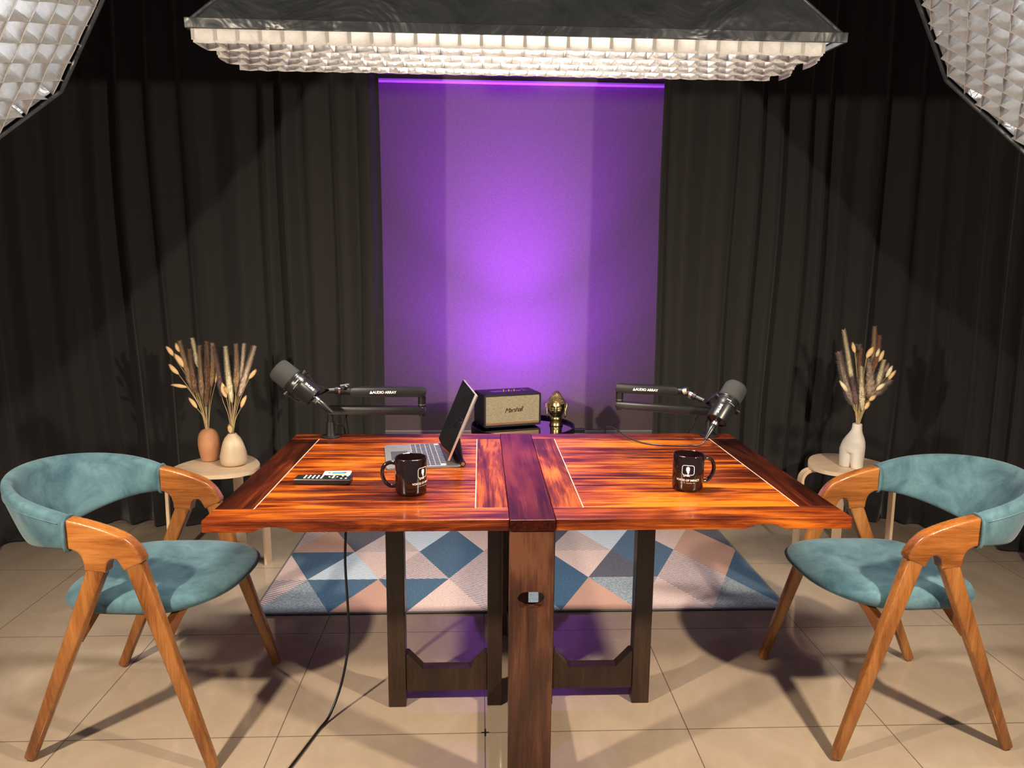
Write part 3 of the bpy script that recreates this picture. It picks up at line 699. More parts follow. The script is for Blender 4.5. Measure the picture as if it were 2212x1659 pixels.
for q in [((-0.039, 0.173), (-0.099, 0.42), 'plume', 'cream', 'long cream plume leaning left, tallest on the left of the white vase', .012, 0),
          ((0.007, 0.06), (-0.021, 0.259), 'plume', 'cream', 'thick cream plume at the front centre of the white vase', .015, -.03),
          ((0.039, 0.284), (0.038, 0.436), 'plume', 'mid', 'tallest light brown plume above the white vase', .012, 0),
          ((0.044, 0.24), (0.058, 0.398), 'plume', 'rust', 'rust brown plume beside the tallest one above the white vase', .013, -.01),
          ((-0.027, 0.081), (-0.109, 0.32), 'fluffy', 'grey', 'feathery grey-brown plume spreading left from the white vase', .017, .01),
          ((0.015, 0.131), (-0.013, 0.353), 'fluffy', 'grey', 'feathery grey-brown plume filling the back centre of the white vase', .024, .03),
          ((-0.01, 0.206), (-0.019, 0.337), 'plume', 'rust', 'short rust plume near the top centre of the white vase bunch', .011, -.01),
          ((0.038, 0.115), (0.021, 0.296), 'fluffy', 'grey', 'widest fluffy grey-brown plume at the centre right of the white vase', .030, .0),
          ((0.057, 0.131), (0.1, 0.24), 'fluffy', 'grey', 'fluffy grey-brown plume spreading right from the white vase', .026, .01),
          ((0.07, 0.173), (0.089, 0.288), 'plume', 'cream', 'short cream plume at the right shoulder of the white vase bunch', .013, -.01),
          ((-0.019, 0.089), (-0.055, 0.214), 'fluffy', 'plum', 'dark plum-brown feathery plume low on the left of the white vase', .015, -.01),
          ((0.063, 0.13), (0.128, 0.198), 'fluffy', 'grey', 'fluffy grey-brown plume drooping lowest on the right of the white vase', .016, .0),
          ((-0.059, 0.144), (-0.099, 0.195), 'tail', 'cream', 'pale seed head standing out on the left of the white vase', .010, 0),
          ((-0.041, 0.324), (-0.055, 0.369), 'tail', 'tail', 'seed head beside the long cream plume above the white vase', .009, 0),
          ((0.008, 0.304), (0.030, 0.352), 'tail', 'tail', 'broad seed head near the top centre of the white vase bunch', .013, -.02),
          ((0.051, 0.305), (0.057, 0.345), 'tail', 'cream', 'small pale seed head under the rust plume above the white vase', .008, -.02),
          ((0.064, 0.284), (0.084, 0.335), 'tail', 'tail', 'seed head high on the right of the white vase bunch', .011, -.01),
          ((0.059, 0.158), (0.085, 0.191), 'tail', 'cream', 'round pale seed head in front of the fluffy plumes, right of centre', .010, -.04),
          ((0.032, 0.11), (0.048, 0.137), 'tail', 'tail', 'small round seed head low at the front right of the white vase', .010, -.04),
          ((0.016, 0.069), (0.026, 0.106), 'tail', 'tail', 'lowest seed head just above the white vase', .010, -.03),
          ((0.112, 0.214), (0.135, 0.264), 'tail', 'cream', 'pale seed head reaching right above the white vase, upper of the outer pair', .010, 0),
          ((0.122, 0.2), (0.153, 0.243), 'tail', 'tail', 'seed head reaching farthest right above the white vase', .009, 0),
          ((0.102, 0.231), (0.125, 0.276), 'tail', 'grey', 'dark slim seed head behind the outer right pair above the white vase', .008, .015),
          ((-0.057, 0.168), (-0.069, 0.214), 'tail', 'tan', 'dull tan seed head half hidden behind the left plumes of the white vase', .009, .01)]:
    grass(NK, q[0], q[1], q[2], q[3], q[4], G3, q[5], q[6])

# ---------------------------------------------------------------- mugs
def mug(label, loc, rz, text_ang):
    t = thing('mug', label, 'mug', loc, rz, 'black mugs on the table')
    R, H = 0.0415, 0.097; bm = bmesh.new()
    lathe(bm, [(R-0.006, 0.0), (R-0.003, 0.001), (R-0.0008, 0.004), (R, 0.010), (R, H-0.002), (R-0.0008, H-0.0004), (R-0.002, H), (R-0.0036, H-0.001), (R-0.004, H-0.006), (R-0.004, 0.012), (R-0.008, 0.008), (0.0, 0.007)], 72)
    obj('body', bm, M_mug, t, smooth=50)
    bm = bmesh.new(); pts = spline([(R-0.002, 0, 0.080), (R+0.012, 0, 0.082), (R+0.027, 0, 0.074), (R+0.033, 0, 0.055), (R+0.028, 0, 0.034), (R+0.014, 0, 0.020), (R-0.002, 0, 0.019)], 7)
    tube(bm, pts, 0.0052, 14); [setattr(v_.co, 'y', v_.co.y*1.25) for v_ in bm.verts]; obj('handle', bm, M_mug, t, smooth=True)
    # printed badge and lettering wrapped on the wall
    bm = bmesh.new()
    def wrap(x, z, r=R+0.0005): a = text_ang+x*KS[0]/R; return Vector((r*math.cos(a), r*math.sin(a), z*KS[0]+KS[1]))
    KS = [1.2, 0.0610]
    def strip(a, b, w):
        a, b = Vector(a), Vector(b); d = (b-a).normalized(); n_ = Vector((-d.y, d.x))*w/2; K = max(1, int((b-a).length/0.002))
        for k in range(K):
            p, q = a.lerp(b, k/K), a.lerp(b, (k+1)/K)
            bm.faces.new([bm.verts.new(wrap(*c)) for c in (p-n_, q-n_, q+n_, p+n_)])
    def fill(pts, c):
        cv = bm.verts.new(wrap(*c)); vs_ = [bm.verts.new(wrap(*p)) for p in pts]
        for i in range(len(vs_)): bm.faces.new((cv, vs_[i], vs_[(i+1) % len(vs_)]))
    zc = 0.0; B = rrect(0.0265, 0.0215, 0.005, 5, 0, zc)
    gap = [i for i, p in enumerate(B) if p[1] < zc-0.010]
    for i in range(len(B)):
        strip(B[i], B[(i+1) % len(B)], 0.0011)
    strip((-0.010, zc-0.0105), (-0.0085, zc-0.0150), 0.0011); strip((-0.0085, zc-0.0150), (-0.0035, zc-0.0107), 0.0011)
    fill([(x-0.0005, z) for x, z in rrect(0.0076, 0.0115, 0.0034, 4, 0, zc+0.002)], (0, zc+0.002))
    fill([(-0.0032, zc-0.0042), (0.0032, zc-0.0042), (0.0012, zc-0.0075), (-0.0012, zc-0.0075)], (0, zc-0.006))
    strip((0, zc-0.0070), (0, zc-0.0125), 0.0018); fill([(-0.0052, zc-0.0142), (0.0052, zc-0.0142), (0.001, zc-0.0118), (-0.001, zc-0.0118)], (0, zc-0.013))
    KS[:] = [1.0, 0.0]; me = text_mesh('VOICES OF IMPACT', 0.0076, 0.0, bold=0.00010, spacing=1.0)
    add_mesh(bm, me, lambda c: wrap(c.x*0.96, c.y+0.0330))
    me = text_mesh('WITH ARJUN MI', 0.0032, 0.0, spacing=1.75)
    add_mesh(bm, me, lambda c: wrap(c.x, c.y+0.0258))
    o = obj('print', bm, M_white, t); return t
mug('black mug with its handle to the left, beside the keyboard', (-0.198, -0.078, TZ+0.0005), PI*1.02, PI*0.78)
mug('black mug with its handle to the right, alone on the right leaf', (0.548, -0.052, TZ+0.0005), math.radians(8), math.radians(-114))

# ---------------------------------------------------------------- remote and card
t = thing('remote_control', 'slim black remote control with silver edge on the left leaf', 'remote control', (-0.445, 0.014, TZ+0.0004), math.radians(-2.5))
bm = bmesh.new(); prism(bm, [(-0.075, 0.004), (-0.068, 0), (0.062, 0.0), (0.075, 0.004), (0.0765, 0.0195), (-0.0765, 0.0195)], -0.021, 0.021, 'xz', 0.002); obj('casing', bm, M_blackm, t)
obj('silver_edge', bx(-0.0775, 0.0775, -0.0222, 0.0222, 0.0155, 0.0175, bev=0.0008), M_chrome, t)
for i in range(5):
    for j in range(3):
        bm = bmesh.new(); cyl(bm, (-0.051+i*0.0115, -0.011+j*0.011, 0.019), (-0.051+i*0.0115, -0.011+j*0.011, 0.0208), 0.0026, seg=16); obj('button', bm, M_white, t)
bm = bmesh.new(); lathe(bm, [(0.011, 0.019), (0.012, 0.0206), (0.015, 0.0206), (0.0158, 0.019)], 32, Matrix.Translation((0.026, 0, 0)), closed=True); obj('navigation_ring', bm, M_blackg, t, smooth=True)
for dx, dy in ((0, 0), (0.011, 0), (-0.011, 0), (0, 0.011), (0, -0.011)):
    bm = bmesh.new(); cyl(bm, (0.026+dx, dy, 0.019), (0.026+dx, dy, 0.0212), 0.0028, seg=16); obj('button', bm, M_white, t)
for dx, dy in ((0.050, -0.012), (0.063, -0.012), (0.050, 0.010), (0.063, 0.010)):
    bm = bmesh.new(); cyl(bm, (dx, dy, 0.019), (dx, dy, 0.0208), 0.003, seg=16); obj('button', bm, M_white, t)
t.scale = (1, 1, 0.78)
t = thing('card', 'white card with a small coloured picture lying behind the remote', 'card', (-0.424, 0.082, TZ+0.0004), math.radians(2))
obj('card_base', bx(-0.038, 0.038, -0.032, 0.032, 0, 0.004, bev=0.0008), M_card, t)
for nm, c, a in (('picture', (0.03, 0.06, 0.16), (-0.014, 0.026, 0.008, 0.016)), ('picture', (0.08, 0.42, 0.50), (-0.016, 0.024, -0.002, 0.008)), ('picture', (0.75, 0.62, 0.12), (-0.010, 0.030, -0.012, -0.002)),
                 ('picture', (0.45, 0.12, 0.45), (0.018, 0.027, 0.012, 0.020)), ('badge', (0.55, 0.10, 0.05), (-0.026, -0.018, 0.008, 0.018))):
    obj(nm, bx(a[0], a[1], a[2], a[3], 0.0038, 0.0043), mat('print_'+nm, c, 0.4), t)

# ---------------------------------------------------------------- tablet and keyboard case
kt = thing('keyboard_case', 'dark grey keyboard case holding the tablet on the left leaf', 'keyboard', (-0.290, 0.131, TZ+0.0004), math.radians(8.5))
bm = bmesh.new(); prism(bm, rrect(0.222, 0.281, 0.010, 5, 0.111, 0.1405), 0, 0.0065, 'xy', 0.0015); obj('base', bm, M_grey, kt, smooth=35)
obj('key_bed', bx(0.083, 0.178, 0.006, 0.275, 0.0060, 0.0068), M_keybed, kt)
obj('trackpad', bx(0.018, 0.070, 0.090, 0.191, 0.0060, 0.0070, bev=0.0004), M_pad, kt)
km = bmesh.new(); box(km, -0.0066, 0.0066, -0.0083, 0.0083, 0, 0.0016, bev=0.0006, seg=1); kproto = None
for r in range(6):
    n = 14 if r < 5 else 12
    for c in range(n):
        x = 0.0915+r*0.0156; y = 0.016+c*0.01885 + (0 if n == 14 else 0.018)
        if kproto is None: kproto = obj('key', km, M_key, kt); o = kproto
        else: o = kproto.copy(); C.objects.link(o); o.parent = kt
        o.location = (x, y, 0.0066)
bm = bmesh.new(); cyl(bm, (0.226, 0.004, 0.0085), (0.226, 0.277, 0.0085), 0.0085, seg=24); obj('hinge', bm, M_blackm, kt, smooth=40)
bm = bmesh.new(); cyl(bm, (0.226, 0.0025, 0.0085), (0.226, 0.0045, 0.0085), 0.0055, seg=24); obj('hinge_cap', bm, M_nickel, kt, smooth=40)
# lower flap leans from the hinge to the tablet's back, upper flap lies flat on that back
TT = math.radians(22.6); u0, z0 = 0.178, 0.0225; dirT = Vector((math.sin(TT), 0, math.cos(TT))); nT = Vector((math.cos(TT), 0, -math.sin(TT)))
pj = Vector((u0, 0, z0))+dirT*0.075+nT*0.0105
bm = bmesh.new(); beam(bm, (0.226, 0.1405, 0.014), (pj.x, 0.1405, pj.z), 0.003, 0.277, 0.003, 0.277, bev=0.001); obj('lower_flap', bm, M_blackm, kt)
pe = Vector((u0, 0, z0))+dirT*0.212+nT*0.0105
bm = bmesh.new(); beam(bm, (pj.x, 0.1405, pj.z), (pe.x, 0.1405, pe.z), 0.0035, 0.279, 0.0035, 0.279, bev=0.001); obj('upper_flap', bm, M_grey, kt)
tb = thing('tablet', 'large tablet with a dark screen propped upright on the keyboard case', 'tablet', (-0.290, 0.131, TZ+0.0004), math.radians(8.5))
def tilted(bm, y0, y1, h0, h1, n0, n1, bev):
    Mx = Matrix((dirT, Vector((0, 1, 0)), nT)).transposed().to_4x4(); Mx.translation = Vector((u0, 0, z0))
    box(bm, h0, h1, y0, y1, n0, n1, bev=bev, seg=2, M=Mx)
bm = bmesh.new(); tilted(bm, 0, 0.2805, 0, 0.2149, 0.0012, 0.0085, 0.0018); obj('body', bm, M_alu, tb, smooth=35)
bm = bmesh.new(); tilted(bm, 0.0012, 0.2793, 0.0012, 0.2137, 0.0000, 0.0014, 0.0004); obj('screen', bm, mat('dark_screen', (0.006, 0.006, 0.008), 0.05, spec=0.8), tb)
bm = bmesh.new(); tilted(bm, 0.060, 0.085, 0.2149, 0.2155, 0.003, 0.006, 0.0002); obj('button', bm, M_alu, tb)

# ---------------------------------------------------------------- microphone arms
def bar(bm, p0, p1, h, w, rz_end=True):
    """flat bar with rounded ends, in plan rectangle, upright rounded profile"""
    p0, p1 = Vector(p0), Vector(p1); d = p1-p0; L = d.length; a = math.atan2(d.y, d.x)
    prof = rrect(L+h*0.9, h, h*0.42, 6, L/2, 0); n0 = len(bm.verts)
    prism(bm, prof, -w/2, w/2, 'xz', 0.003, 2); bm.verts.ensure_lookup_table()
    Mx = Matrix.Translation(p0) @ Matrix.Rotation(a, 4, 'Z'); bmesh.ops.transform(bm, matrix=Mx, verts=bm.verts[n0:])
def lettering(parent, text, size, p0, p1, s0, width, z):
    """raised white words on the camera-side face of a bar running p0 -> p1"""
    p0, p1 = Vector(p0), Vector(p1); d = (p1-p0); d.z = 0; d.normalize(); nrm = Vector((d.y, -d.x, 0))
    bm = bmesh.new(); me = text_mesh(text, size, 0.0002, bold=0.0002, spacing=0.97)
    def fn(c): q = p0+d*(s0+c.x)+nrm*(width/2+0.0006+c.z); return Vector((q.x, q.y, z+c.y))
    add_mesh(bm, me, fn)
    me2 = bmesh.new(); me2.free()
    hw = size*0.42; x0 = s0-size*3.62
    tri = [(-hw, -size*0.36), (hw, -size*0.36), (0, size*0.46)]
    A = []
    for x, y in tri: q = p0+d*(x0+x)+nrm*(width/2+0.0008); A.append(bm.verts.new((q.x, q.y, z+y)))
    bm.faces.new(A)
    return obj('lettering', bm, M_white, parent)
def mic_arm(label, base, lo_end, up_end, zl, zu, hl, hu, zjoint, jpts, flip):
    t = thing('microphone_stand', label, 'microphone stand', (0, 0, 0), 0, 'microphone arms clamped to the back of the table')
    b = Vector(base)
    bm = bmesh.new(); lathe(bm, [(0.031, 0), (0.033, 0.002), (0.033, 0.004), (0.029, 0.0065), (0.0, 0.0065)], 40, Matrix.Translation(b)); obj('base_plate', bm, M_black, t, smooth=40)
    bm = bmesh.new(); lathe(bm, [(0.019, 0.006), (0.0165, 0.02), (0.0145, 0.050), (0.0140, 0.054), (0.0105, 0.055), (0.0105, zl-b.z-hl/2), (0, zl-b.z-hl/2)], 32, Matrix.Translation(b)); obj('post', bm, M_black, t, smooth=40)
    bm = bmesh.new(); bar(bm, (b.x, b.y, zl), lo_end, hl, 0.030); obj('lower_arm', bm, M_blackm, t, smooth=35)
    r = Vector(lo_end)
    bm = bmesh.new(); cyl(bm, (r.x, r.y, zl+hl/2), (r.x, r.y, zu-hu/2), 0.0135, seg=28); cyl(bm, (r.x, r.y, zl-hl/2-0.004), (r.x, r.y, zl-hl/2), 0.011, seg=24)
    obj('riser', bm, M_black, t, smooth=40)
    bm = bmesh.new(); cyl(bm, (r.x, r.y, zl+hl/2+0.006), (r.x, r.y, zl+hl/2+0.0085), 0.0142, seg=28); obj('ring', bm, M_nickel, t, smooth=40)
    ua = obj('upper_arm', None or (lambda bm: (bar(bm, (r.x, r.y, zu), up_end, hu, 0.030), bm)[1])(bmesh.new()), M_black, t, smooth=35)
    return t
# left
tL = mic_arm('black folding microphone stand arm reaching right from the left back edge', (-0.536, 0.556, TZ), (-0.218, 0.550, 0.853), (-0.448, 0.548, 0.9185), 0.853, 0.9185, 0.028, 0.033, 0, [], False)
lettering(tL, 'AUDIO ARRAY', 0.0125, (-0.448, 0.548, 0), (-0.218, 0.550, 0), 0.103, 0.030, 0.9185)
def joint(t, pts, mats):
    for (p0, p1, r, m, nm) in pts:
        bm = bmesh.new(); cyl(bm, p0, p1, r, seg=24); obj(nm, bm, m, t, smooth=40)
joint(tL, [((-0.452, 0.548, 0.9195), (-0.486, 0.546, 0.9215), 0.0125, M_black, 'elbow'), ((-0.484, 0.546, 0.9215), (-0.496, 0.545, 0.923), 0.0140, M_black, 'collar'),
           ((-0.496, 0.545, 0.923), (-0.503, 0.544, 0.924), 0.0125, M_chrome, 'chrome_ring'), ((-0.503, 0.544, 0.924), (-0.514, 0.542, 0.925), 0.0135, M_black, 'collar'),
           ((-0.514, 0.542, 0.925), (-0.540, 0.525, 0.926), 0.0100, M_blackm, 'stem'),
           ((-0.480, 0.541, 0.928), (-0.470, 0.520, 0.945), 0.0060, M_black, 'screw'), ((-0.492, 0.530, 0.943), (-0.460, 0.522, 0.949), 0.0055, M_chrome, 'wing_screw')], None)
bm = bmesh.new(); tube(bm, spline([(-0.522, 0.575, 0.80), (-0.505, 0.585, 0.795), (-0.498, 0.608, 0.77), (-0.496, 0.614, 0.70)], 6), 0.0022, 8); tube(bm, spline([(-0.475, 0.575, 0.842), (-0.487, 0.585, 0.82), (-0.486, 0.608, 0.775), (-0.485, 0.616, 0.70)], 6), 0.0026, 8)
obj('cable', bm, M_blackm, tL, smooth=True)
# right
tR = mic_arm('black folding microphone stand arm reaching left from the right back edge', (0.802, 0.566, TZ), (0.500, 0.695, 0.845), (0.688, 0.634, 0.909), 0.845, 0.909, 0.027, 0.033, 0, [], True)
lettering(tR, 'AUDIO ARRAY', 0.0125, (0.500, 0.695, 0), (0.688, 0.634, 0), 0.100, 0.030, 0.909)
joint(tR, [((0.690, 0.633, 0.909), (0.720, 0.621, 0.909), 0.0125, M_black, 'elbow'), ((0.716, 0.612, 0.912), (0.728, 0.604, 0.916), 0.0130, M_chrome, 'wing_screw'),
           ((0.722, 0.618, 0.909), (0.738, 0.605, 0.902), 0.0110, M_black, 'stem'), ((0.738, 0.605, 0.902), (0.746, 0.598, 0.898), 0.0145, M_chrome, 'chrome_ring'),
           ((0.746, 0.598, 0.898), (0.756, 0.590, 0.894), 0.0135, M_black, 'collar'), ((0.756, 0.590, 0.894), (0.780, 0.570, 0.884), 0.0100, M_blackm, 'stem')], None)
bm = bmesh.new(); tube(bm, spline([(0.765, 0.575, 0.832), (0.757, 0.585, 0.815), (0.752, 0.59, 0.785), (0.742, 0.611, 0.762), (0.735, 0.616, 0.70)], 6), 0.0022, 8); obj('cable', bm, M_blackm, tR, smooth=True)

def microphone(label, tip, tail, knob_dir, yoke_pt, spin=0.0, left=True):
    tip, tail = Vector(tip), Vector(tail); ax = (tail-tip); ax.normalize()
    t = thing('microphone', label, 'microphone', tuple((tip+tail)/2), 0, 'microphones on the arms')
    t.rotation_euler = (0, 0, 0)
    q = ax.to_track_quat('Z', 'Y').to_matrix().to_4x4(); q.translation = tip-(tip+tail)/2
    def L(prof, name, m, sm=40):
        bm = bmesh.new(); lathe(bm, prof, 48, q); return obj(name, bm, m, t, smooth=sm)
    R = 0.0395
    L([(0.0, 0.0), (R*0.55, 0.0008), (R*0.82, 0.004), (R*0.96, 0.012), (R, 0.024), (R, 0.060), (R*1.01, 0.066), (R*0.9, 0.070)], 'windscreen', M_foam, True)
    bd_ = L([(R*0.80, 0.064), (R*0.98, 0.068), (R*1.03, 0.070), (R*1.03, 0.073), (R*0.97, 0.075), (R*0.97, 0.080), (R*0.99, 0.082), (R*0.99, 0.098), (R*0.955, 0.099), (R*0.955, 0.101), (R*0.94, 0.102), (R*0.90, 0.152), (R*0.87, 0.158), (R*0.80, 0.160), (R*0.78, 0.156), (0, 0.156)], 'body', M_blackm, 30)
    L([(0.0110, 0.156), (0.0120, 0.158), (0.0120, 0.168), (0.0, 0.168)], 'socket', M_chrome)
    L([(0.0105, 0.168), (0.0115, 0.169), (0.0115, 0.178), (0.0, 0.178)], 'connector_ring', M_nickel)
    L([(0.0105, 0.178), (0.0118, 0.180), (0.0112, 0.200), (0.0075, 0.222), (0.0050, 0.238), (0.0, 0.238)], 'connector', M_blackm)
    # side lettering strip, running along the body on the side facing the viewer
    view = Vector((0, -1, 0.18)).normalized(); e = (view-ax*view.dot(ax)).normalized(); sdir = ax.cross(e)
    if spin: e = (Matrix.Rotation(spin, 3, ax) @ e); sdir = ax.cross(e)
    o0 = q.translation
    bm = bmesh.new(); me = text_mesh('SHURE', 0.0120, 0.0, bold=0.0002, spacing=1.05)
    ang0 = math.radians(-40 if left else 36); sg = 1 if left else -1
    def fn(c):
        along = 0.129+(c.x*sg)*0.95; rr = R*(0.94-0.04*(along-0.102)/0.05)+0.0006; a = ang0-(c.y*sg)/rr
        return o0+ax*along+(e*math.cos(a)+sdir*math.sin(a))*rr*1.0
    if left: add_mesh(bm, me, lambda c: fn(Vector((c.x, c.y, 0))))
    else: add_mesh(bm, me, lambda c: fn(Vector((c.x, c.y, 0))))
    obj('lettering', bm, M_white, bd_)
    bm = bmesh.new()
    def dot(al, a, r):
        rr = R*0.99+0.0006; c = o0+ax*al; vs_ = []
        for k in range(12):
            th = 2*PI*k/12; aa = a+r*math.cos(th)/rr; vs_.append(bm.verts.new(c+ax*r*math.sin(th)+(e*math.cos(aa)+sdir*math.sin(aa))*rr))
        bm.faces.new(vs_)
    for k in range(6): dot(0.094, -0.35*(-1 if left else 1)+0.10*k*(-1 if left else 1), 0.0008)
    dot(0.087, 0.12*(-1 if left else 1), 0.0020)
    for k in range(9): dot(0.087, (0.22+0.03*k)*(-1 if left else 1), 0.0010)
    obj('control_marks', bm, M_white, bd_)
    # yoke: knobs on both sides and a U strap to the arm
    kd = (Vector(knob_dir)-ax*Vector(knob_dir).dot(ax)).normalized(); pc = o0+ax*0.083; yk = Vector(yoke_pt)-(tip+tail)/2
    for s in (1, -1):
        bm = bmesh.new(); cyl(bm, pc+kd*s*(R*0.95), pc+kd*s*(R+0.007), 0.0085, seg=20); cyl(bm, pc+kd*s*(R+0.004), pc+kd*s*(R+0.012), 0.0105, seg=20); obj('knob', bm, M_black, t, smooth=40)
    bk = (yk-pc); bk = (bk-kd*bk.dot(kd)).normalized()
    pts = [pc+kd*(R+0.004), pc+kd*(R+0.006)+bk*0.022, pc+kd*(R*0.95)+bk*0.060, yk, pc-kd*(R*0.8)+bk*0.060, pc-kd*(R+0.006)+bk*0.022, pc-kd*(R+0.004)]
    P = spline(pts, 6); bm = bmesh.new(); pv = None; wv_ = kd.cross(bk).normalized()*0.0085
    for i, p in enumerate(P):
        tt = (P[min(i+1, len(P)-1)]-P[max(i-1, 0)]).normalized(); nn = tt.cross(wv_.normalized())*0.0014
        cur = [bm.verts.new(p+wv_*a+nn*b_) for a, b_ in ((1, 1), (1, -1), (-1, -1), (-1, 1))]
        if pv:
            for k in range(4): bm.faces.new((pv[k], pv[(k+1) % 4], cur[(k+1) % 4], cur[k]))
        else: bm.faces.new(cur)
        pv = cur
    bm.faces.new(pv); obj('yoke', bm, M_blackm, t, smooth=40)
    return t
microphone('dark grey microphone tilted to the left on the left arm', (-0.690, 0.462, 1.016), (-0.494, 0.455, 0.852), (0.55, 0.25, 0.8), (-0.532, 0.520, 0.928))
microphone('dark grey microphone tilted to the right on the right arm', (0.874, 0.505, 0.953), (0.736, 0.405, 0.778), (-0.75, 0.0, 0.45), (0.790, 0.560, 0.879), left=False)
bm = bmesh.new(); tube(bm, spline([(0.7405, 0.4080, 0.7835), (0.7345, 0.4045, 0.7740), (0.718, 0.402, 0.7640), (0.690, 0.414, 0.7602), (0.640, 0.412, 0.7602), (0.590, 0.418, 0.7602), (0.540, 0.450, 0.7602), (0.500, 0.490, 0.766), (0.470, 0.540, 0.782), (0.448, 0.585, 0.786), (0.438, 0.612, 0.772), (0.436, 0.622, 0.73), (0.436, 0.625, 0.60)], 8), 0.0027, 10)
tag(obj('microphone_cable', bm, M_blackm, smooth=True), 'black cable running across the table from the right microphone', 'cable')
bm = bmesh.new(); tube(bm, spline([(-0.43, 0.22, 0.725), (-0.425, 0.21, 0.60), (-0.430, 0.200, 0.45), (-0.424, 0.190, 0.30), (-0.420, 0.165, 0.20), (-0.437, 0.125, 0.09), (-0.464, 0.075, 0.018), (-0.485, 0.025, 0.0045), (-0.512, -0.08, 0.0045), (-0.545, -0.20, 0.0045), (-0.60, -0.38, 0.0045)], 10), 0.0040, 10)
tag(obj('power_cable', bm, M_blackm, smooth=True), 'black cable hanging under the left leaf and trailing over the floor', 'cable')
t = thing('tile_spacer', 'small black plastic cross left in a joint of the floor tiles', 'tile spacer', (0, 0, 0))
obj('cross', (lambda bm: (box(bm, -0.011, 0.011, -0.0016, 0.0016, 0, 0.002), box(bm, -0.0016, 0.0016, -0.016, 0.016, 0, 0.0021), bm)[2])(bmesh.new()), M_black, t)

# ---------------------------------------------------------------- side table with loudspeaker, head and lamp
t = thing('tray_table', 'round black glass-topped side table behind the big table', 'side table', (0.210, 1.835, 0.0095))
ZT = 0.496; bm = bmesh.new(); lathe(bm, [(0.0, ZT-0.008), (0.262, ZT-0.008), (0.262, ZT), (0.0, ZT)], 72); obj('table_top', bm, M_traygl, t, smooth=30)
bm = bmesh.new(); lathe(bm, [(0.263, ZT-0.034), (0.272, ZT-0.034), (0.275, ZT-0.020), (0.275, ZT+0.016), (0.270, ZT+0.016), (0.2635, ZT-0.005)], 72, closed=True); obj('rim', bm, M_black, t, smooth=30)
for k in range(4):
    a = PI/4+k*PI/2; c, s = math.cos(a), math.sin(a); bm = bmesh.new(); cyl(bm, (0.225*c, 0.225*s, 0), (0.225*c, 0.225*s, ZT-0.009), 0.008, seg=16); obj('leg', bm, M_black, t, smooth=40)
bm = bmesh.new(); lathe(bm, [(0.222, 0.10), (0.234, 0.10), (0.234, 0.112), (0.222, 0.112)], 64, closed=True); obj('stretcher_ring', bm, M_black, t)
obj('side_bracket', bx(0.270, 0.335, 0.010, 0.040, ZT-0.036, ZT-0.012, bev=0.004), M_black, t)
TT_Z = 0.0095+ZT
sp_ = thing('loudspeaker', 'black vinyl loudspeaker with gold-beige cloth front on the side table', 'speaker', (0.002, 1.775, TT_Z), math.radians(17.5))
W, D, H = 0.320, 0.177, 0.174; fz = 0.009
obj('cabinet', bx(0, W, 0.004, D, fz, fz+H, bev=0.008, seg=3), M_vinyl, sp_, smooth=35)
bm = bmesh.new(); P0 = rrect(W, H, 0.009, 4, W/2, fz+H/2); P1 = rrect(W-0.020, H-0.022, 0.003, 4, W/2, fz+H/2)
for y, rev in ((-0.003, 0), (0.006, 1)):
    a = [bm.verts.new((p[0], y, p[1])) for p in P0]; b = [bm.verts.new((p[0], y, p[1])) for p in P1]
    for i in range(len(a)): bm.faces.new((a[i], a[(i+1) % len(a)], b[(i+1) % len(a)], b[i]))
    if not rev: a0, b0 = a, b
for i in range(len(a)): bm.faces.new((a0[i], a0[(i+1) % len(a)], a[(i+1) % len(a)], a[i])); bm.faces.new((b0[i], b0[(i+1) % len(a)], b[(i+1) % len(a)], b[i]))
obj('front_frame', bm, M_vinyl, sp_, smooth=30)
obj('grille', bx(0.010, W-0.010, -0.0005, 0.004, fz+0.011, fz+H-0.011), M_grille, sp_)
bm = bmesh.new(); me = text_mesh('Marshall', 0.036, 0.0012, shear=0.35, spacing=0.84, bold=-0.0002)
add_mesh(bm, me, lambda c: Vector((W/2+0.004+c.x, -0.0018-c.z, fz+H/2+0.0+c.y+c.x*0.06))); obj('lettering', bm, mat('dark_script', (0.10, 0.035, 0.02), 0.35, 0.5), sp_)
obj('gold_strip', bx(0.012, W-0.012, -0.0012, 0.003, fz+0.011, fz+0.022), mat('copper_strip', (0.50, 0.27, 0.14), 0.4, 0.6), sp_)
bm = bmesh.new(); prism(bm, rrect(0.205, 0.045, 0.022, 8, W/2+0.004, 0.085), fz+H-0.0005, fz+H+0.0012, 'xy'); tp = obj('control_panel', bm, M_blackg, sp_)
for k in range(3):
    bm = bmesh.new(); cyl(bm, (W/2-0.022+k*0.030, 0.085, fz+H), (W/2-0.022+k*0.030, 0.085, fz+H+0.010), 0.0065, 0.0055, seg=20); obj('knob', bm, M_brass, sp_, smooth=40)
obj('switch', bx(W/2+0.080, W/2+0.086, 0.078, 0.092, fz+H, fz+H+0.008, bev=0.001), M_chrome, sp_)
for x in (0.03, W-0.03):
    for y in (0.03, D-0.03):
        bm = bmesh.new(); cyl(bm, (x, y, 0.0003), (x, y, fz+0.002), 0.011, seg=20); obj('foot', bm, M_black, sp_, smooth=40)

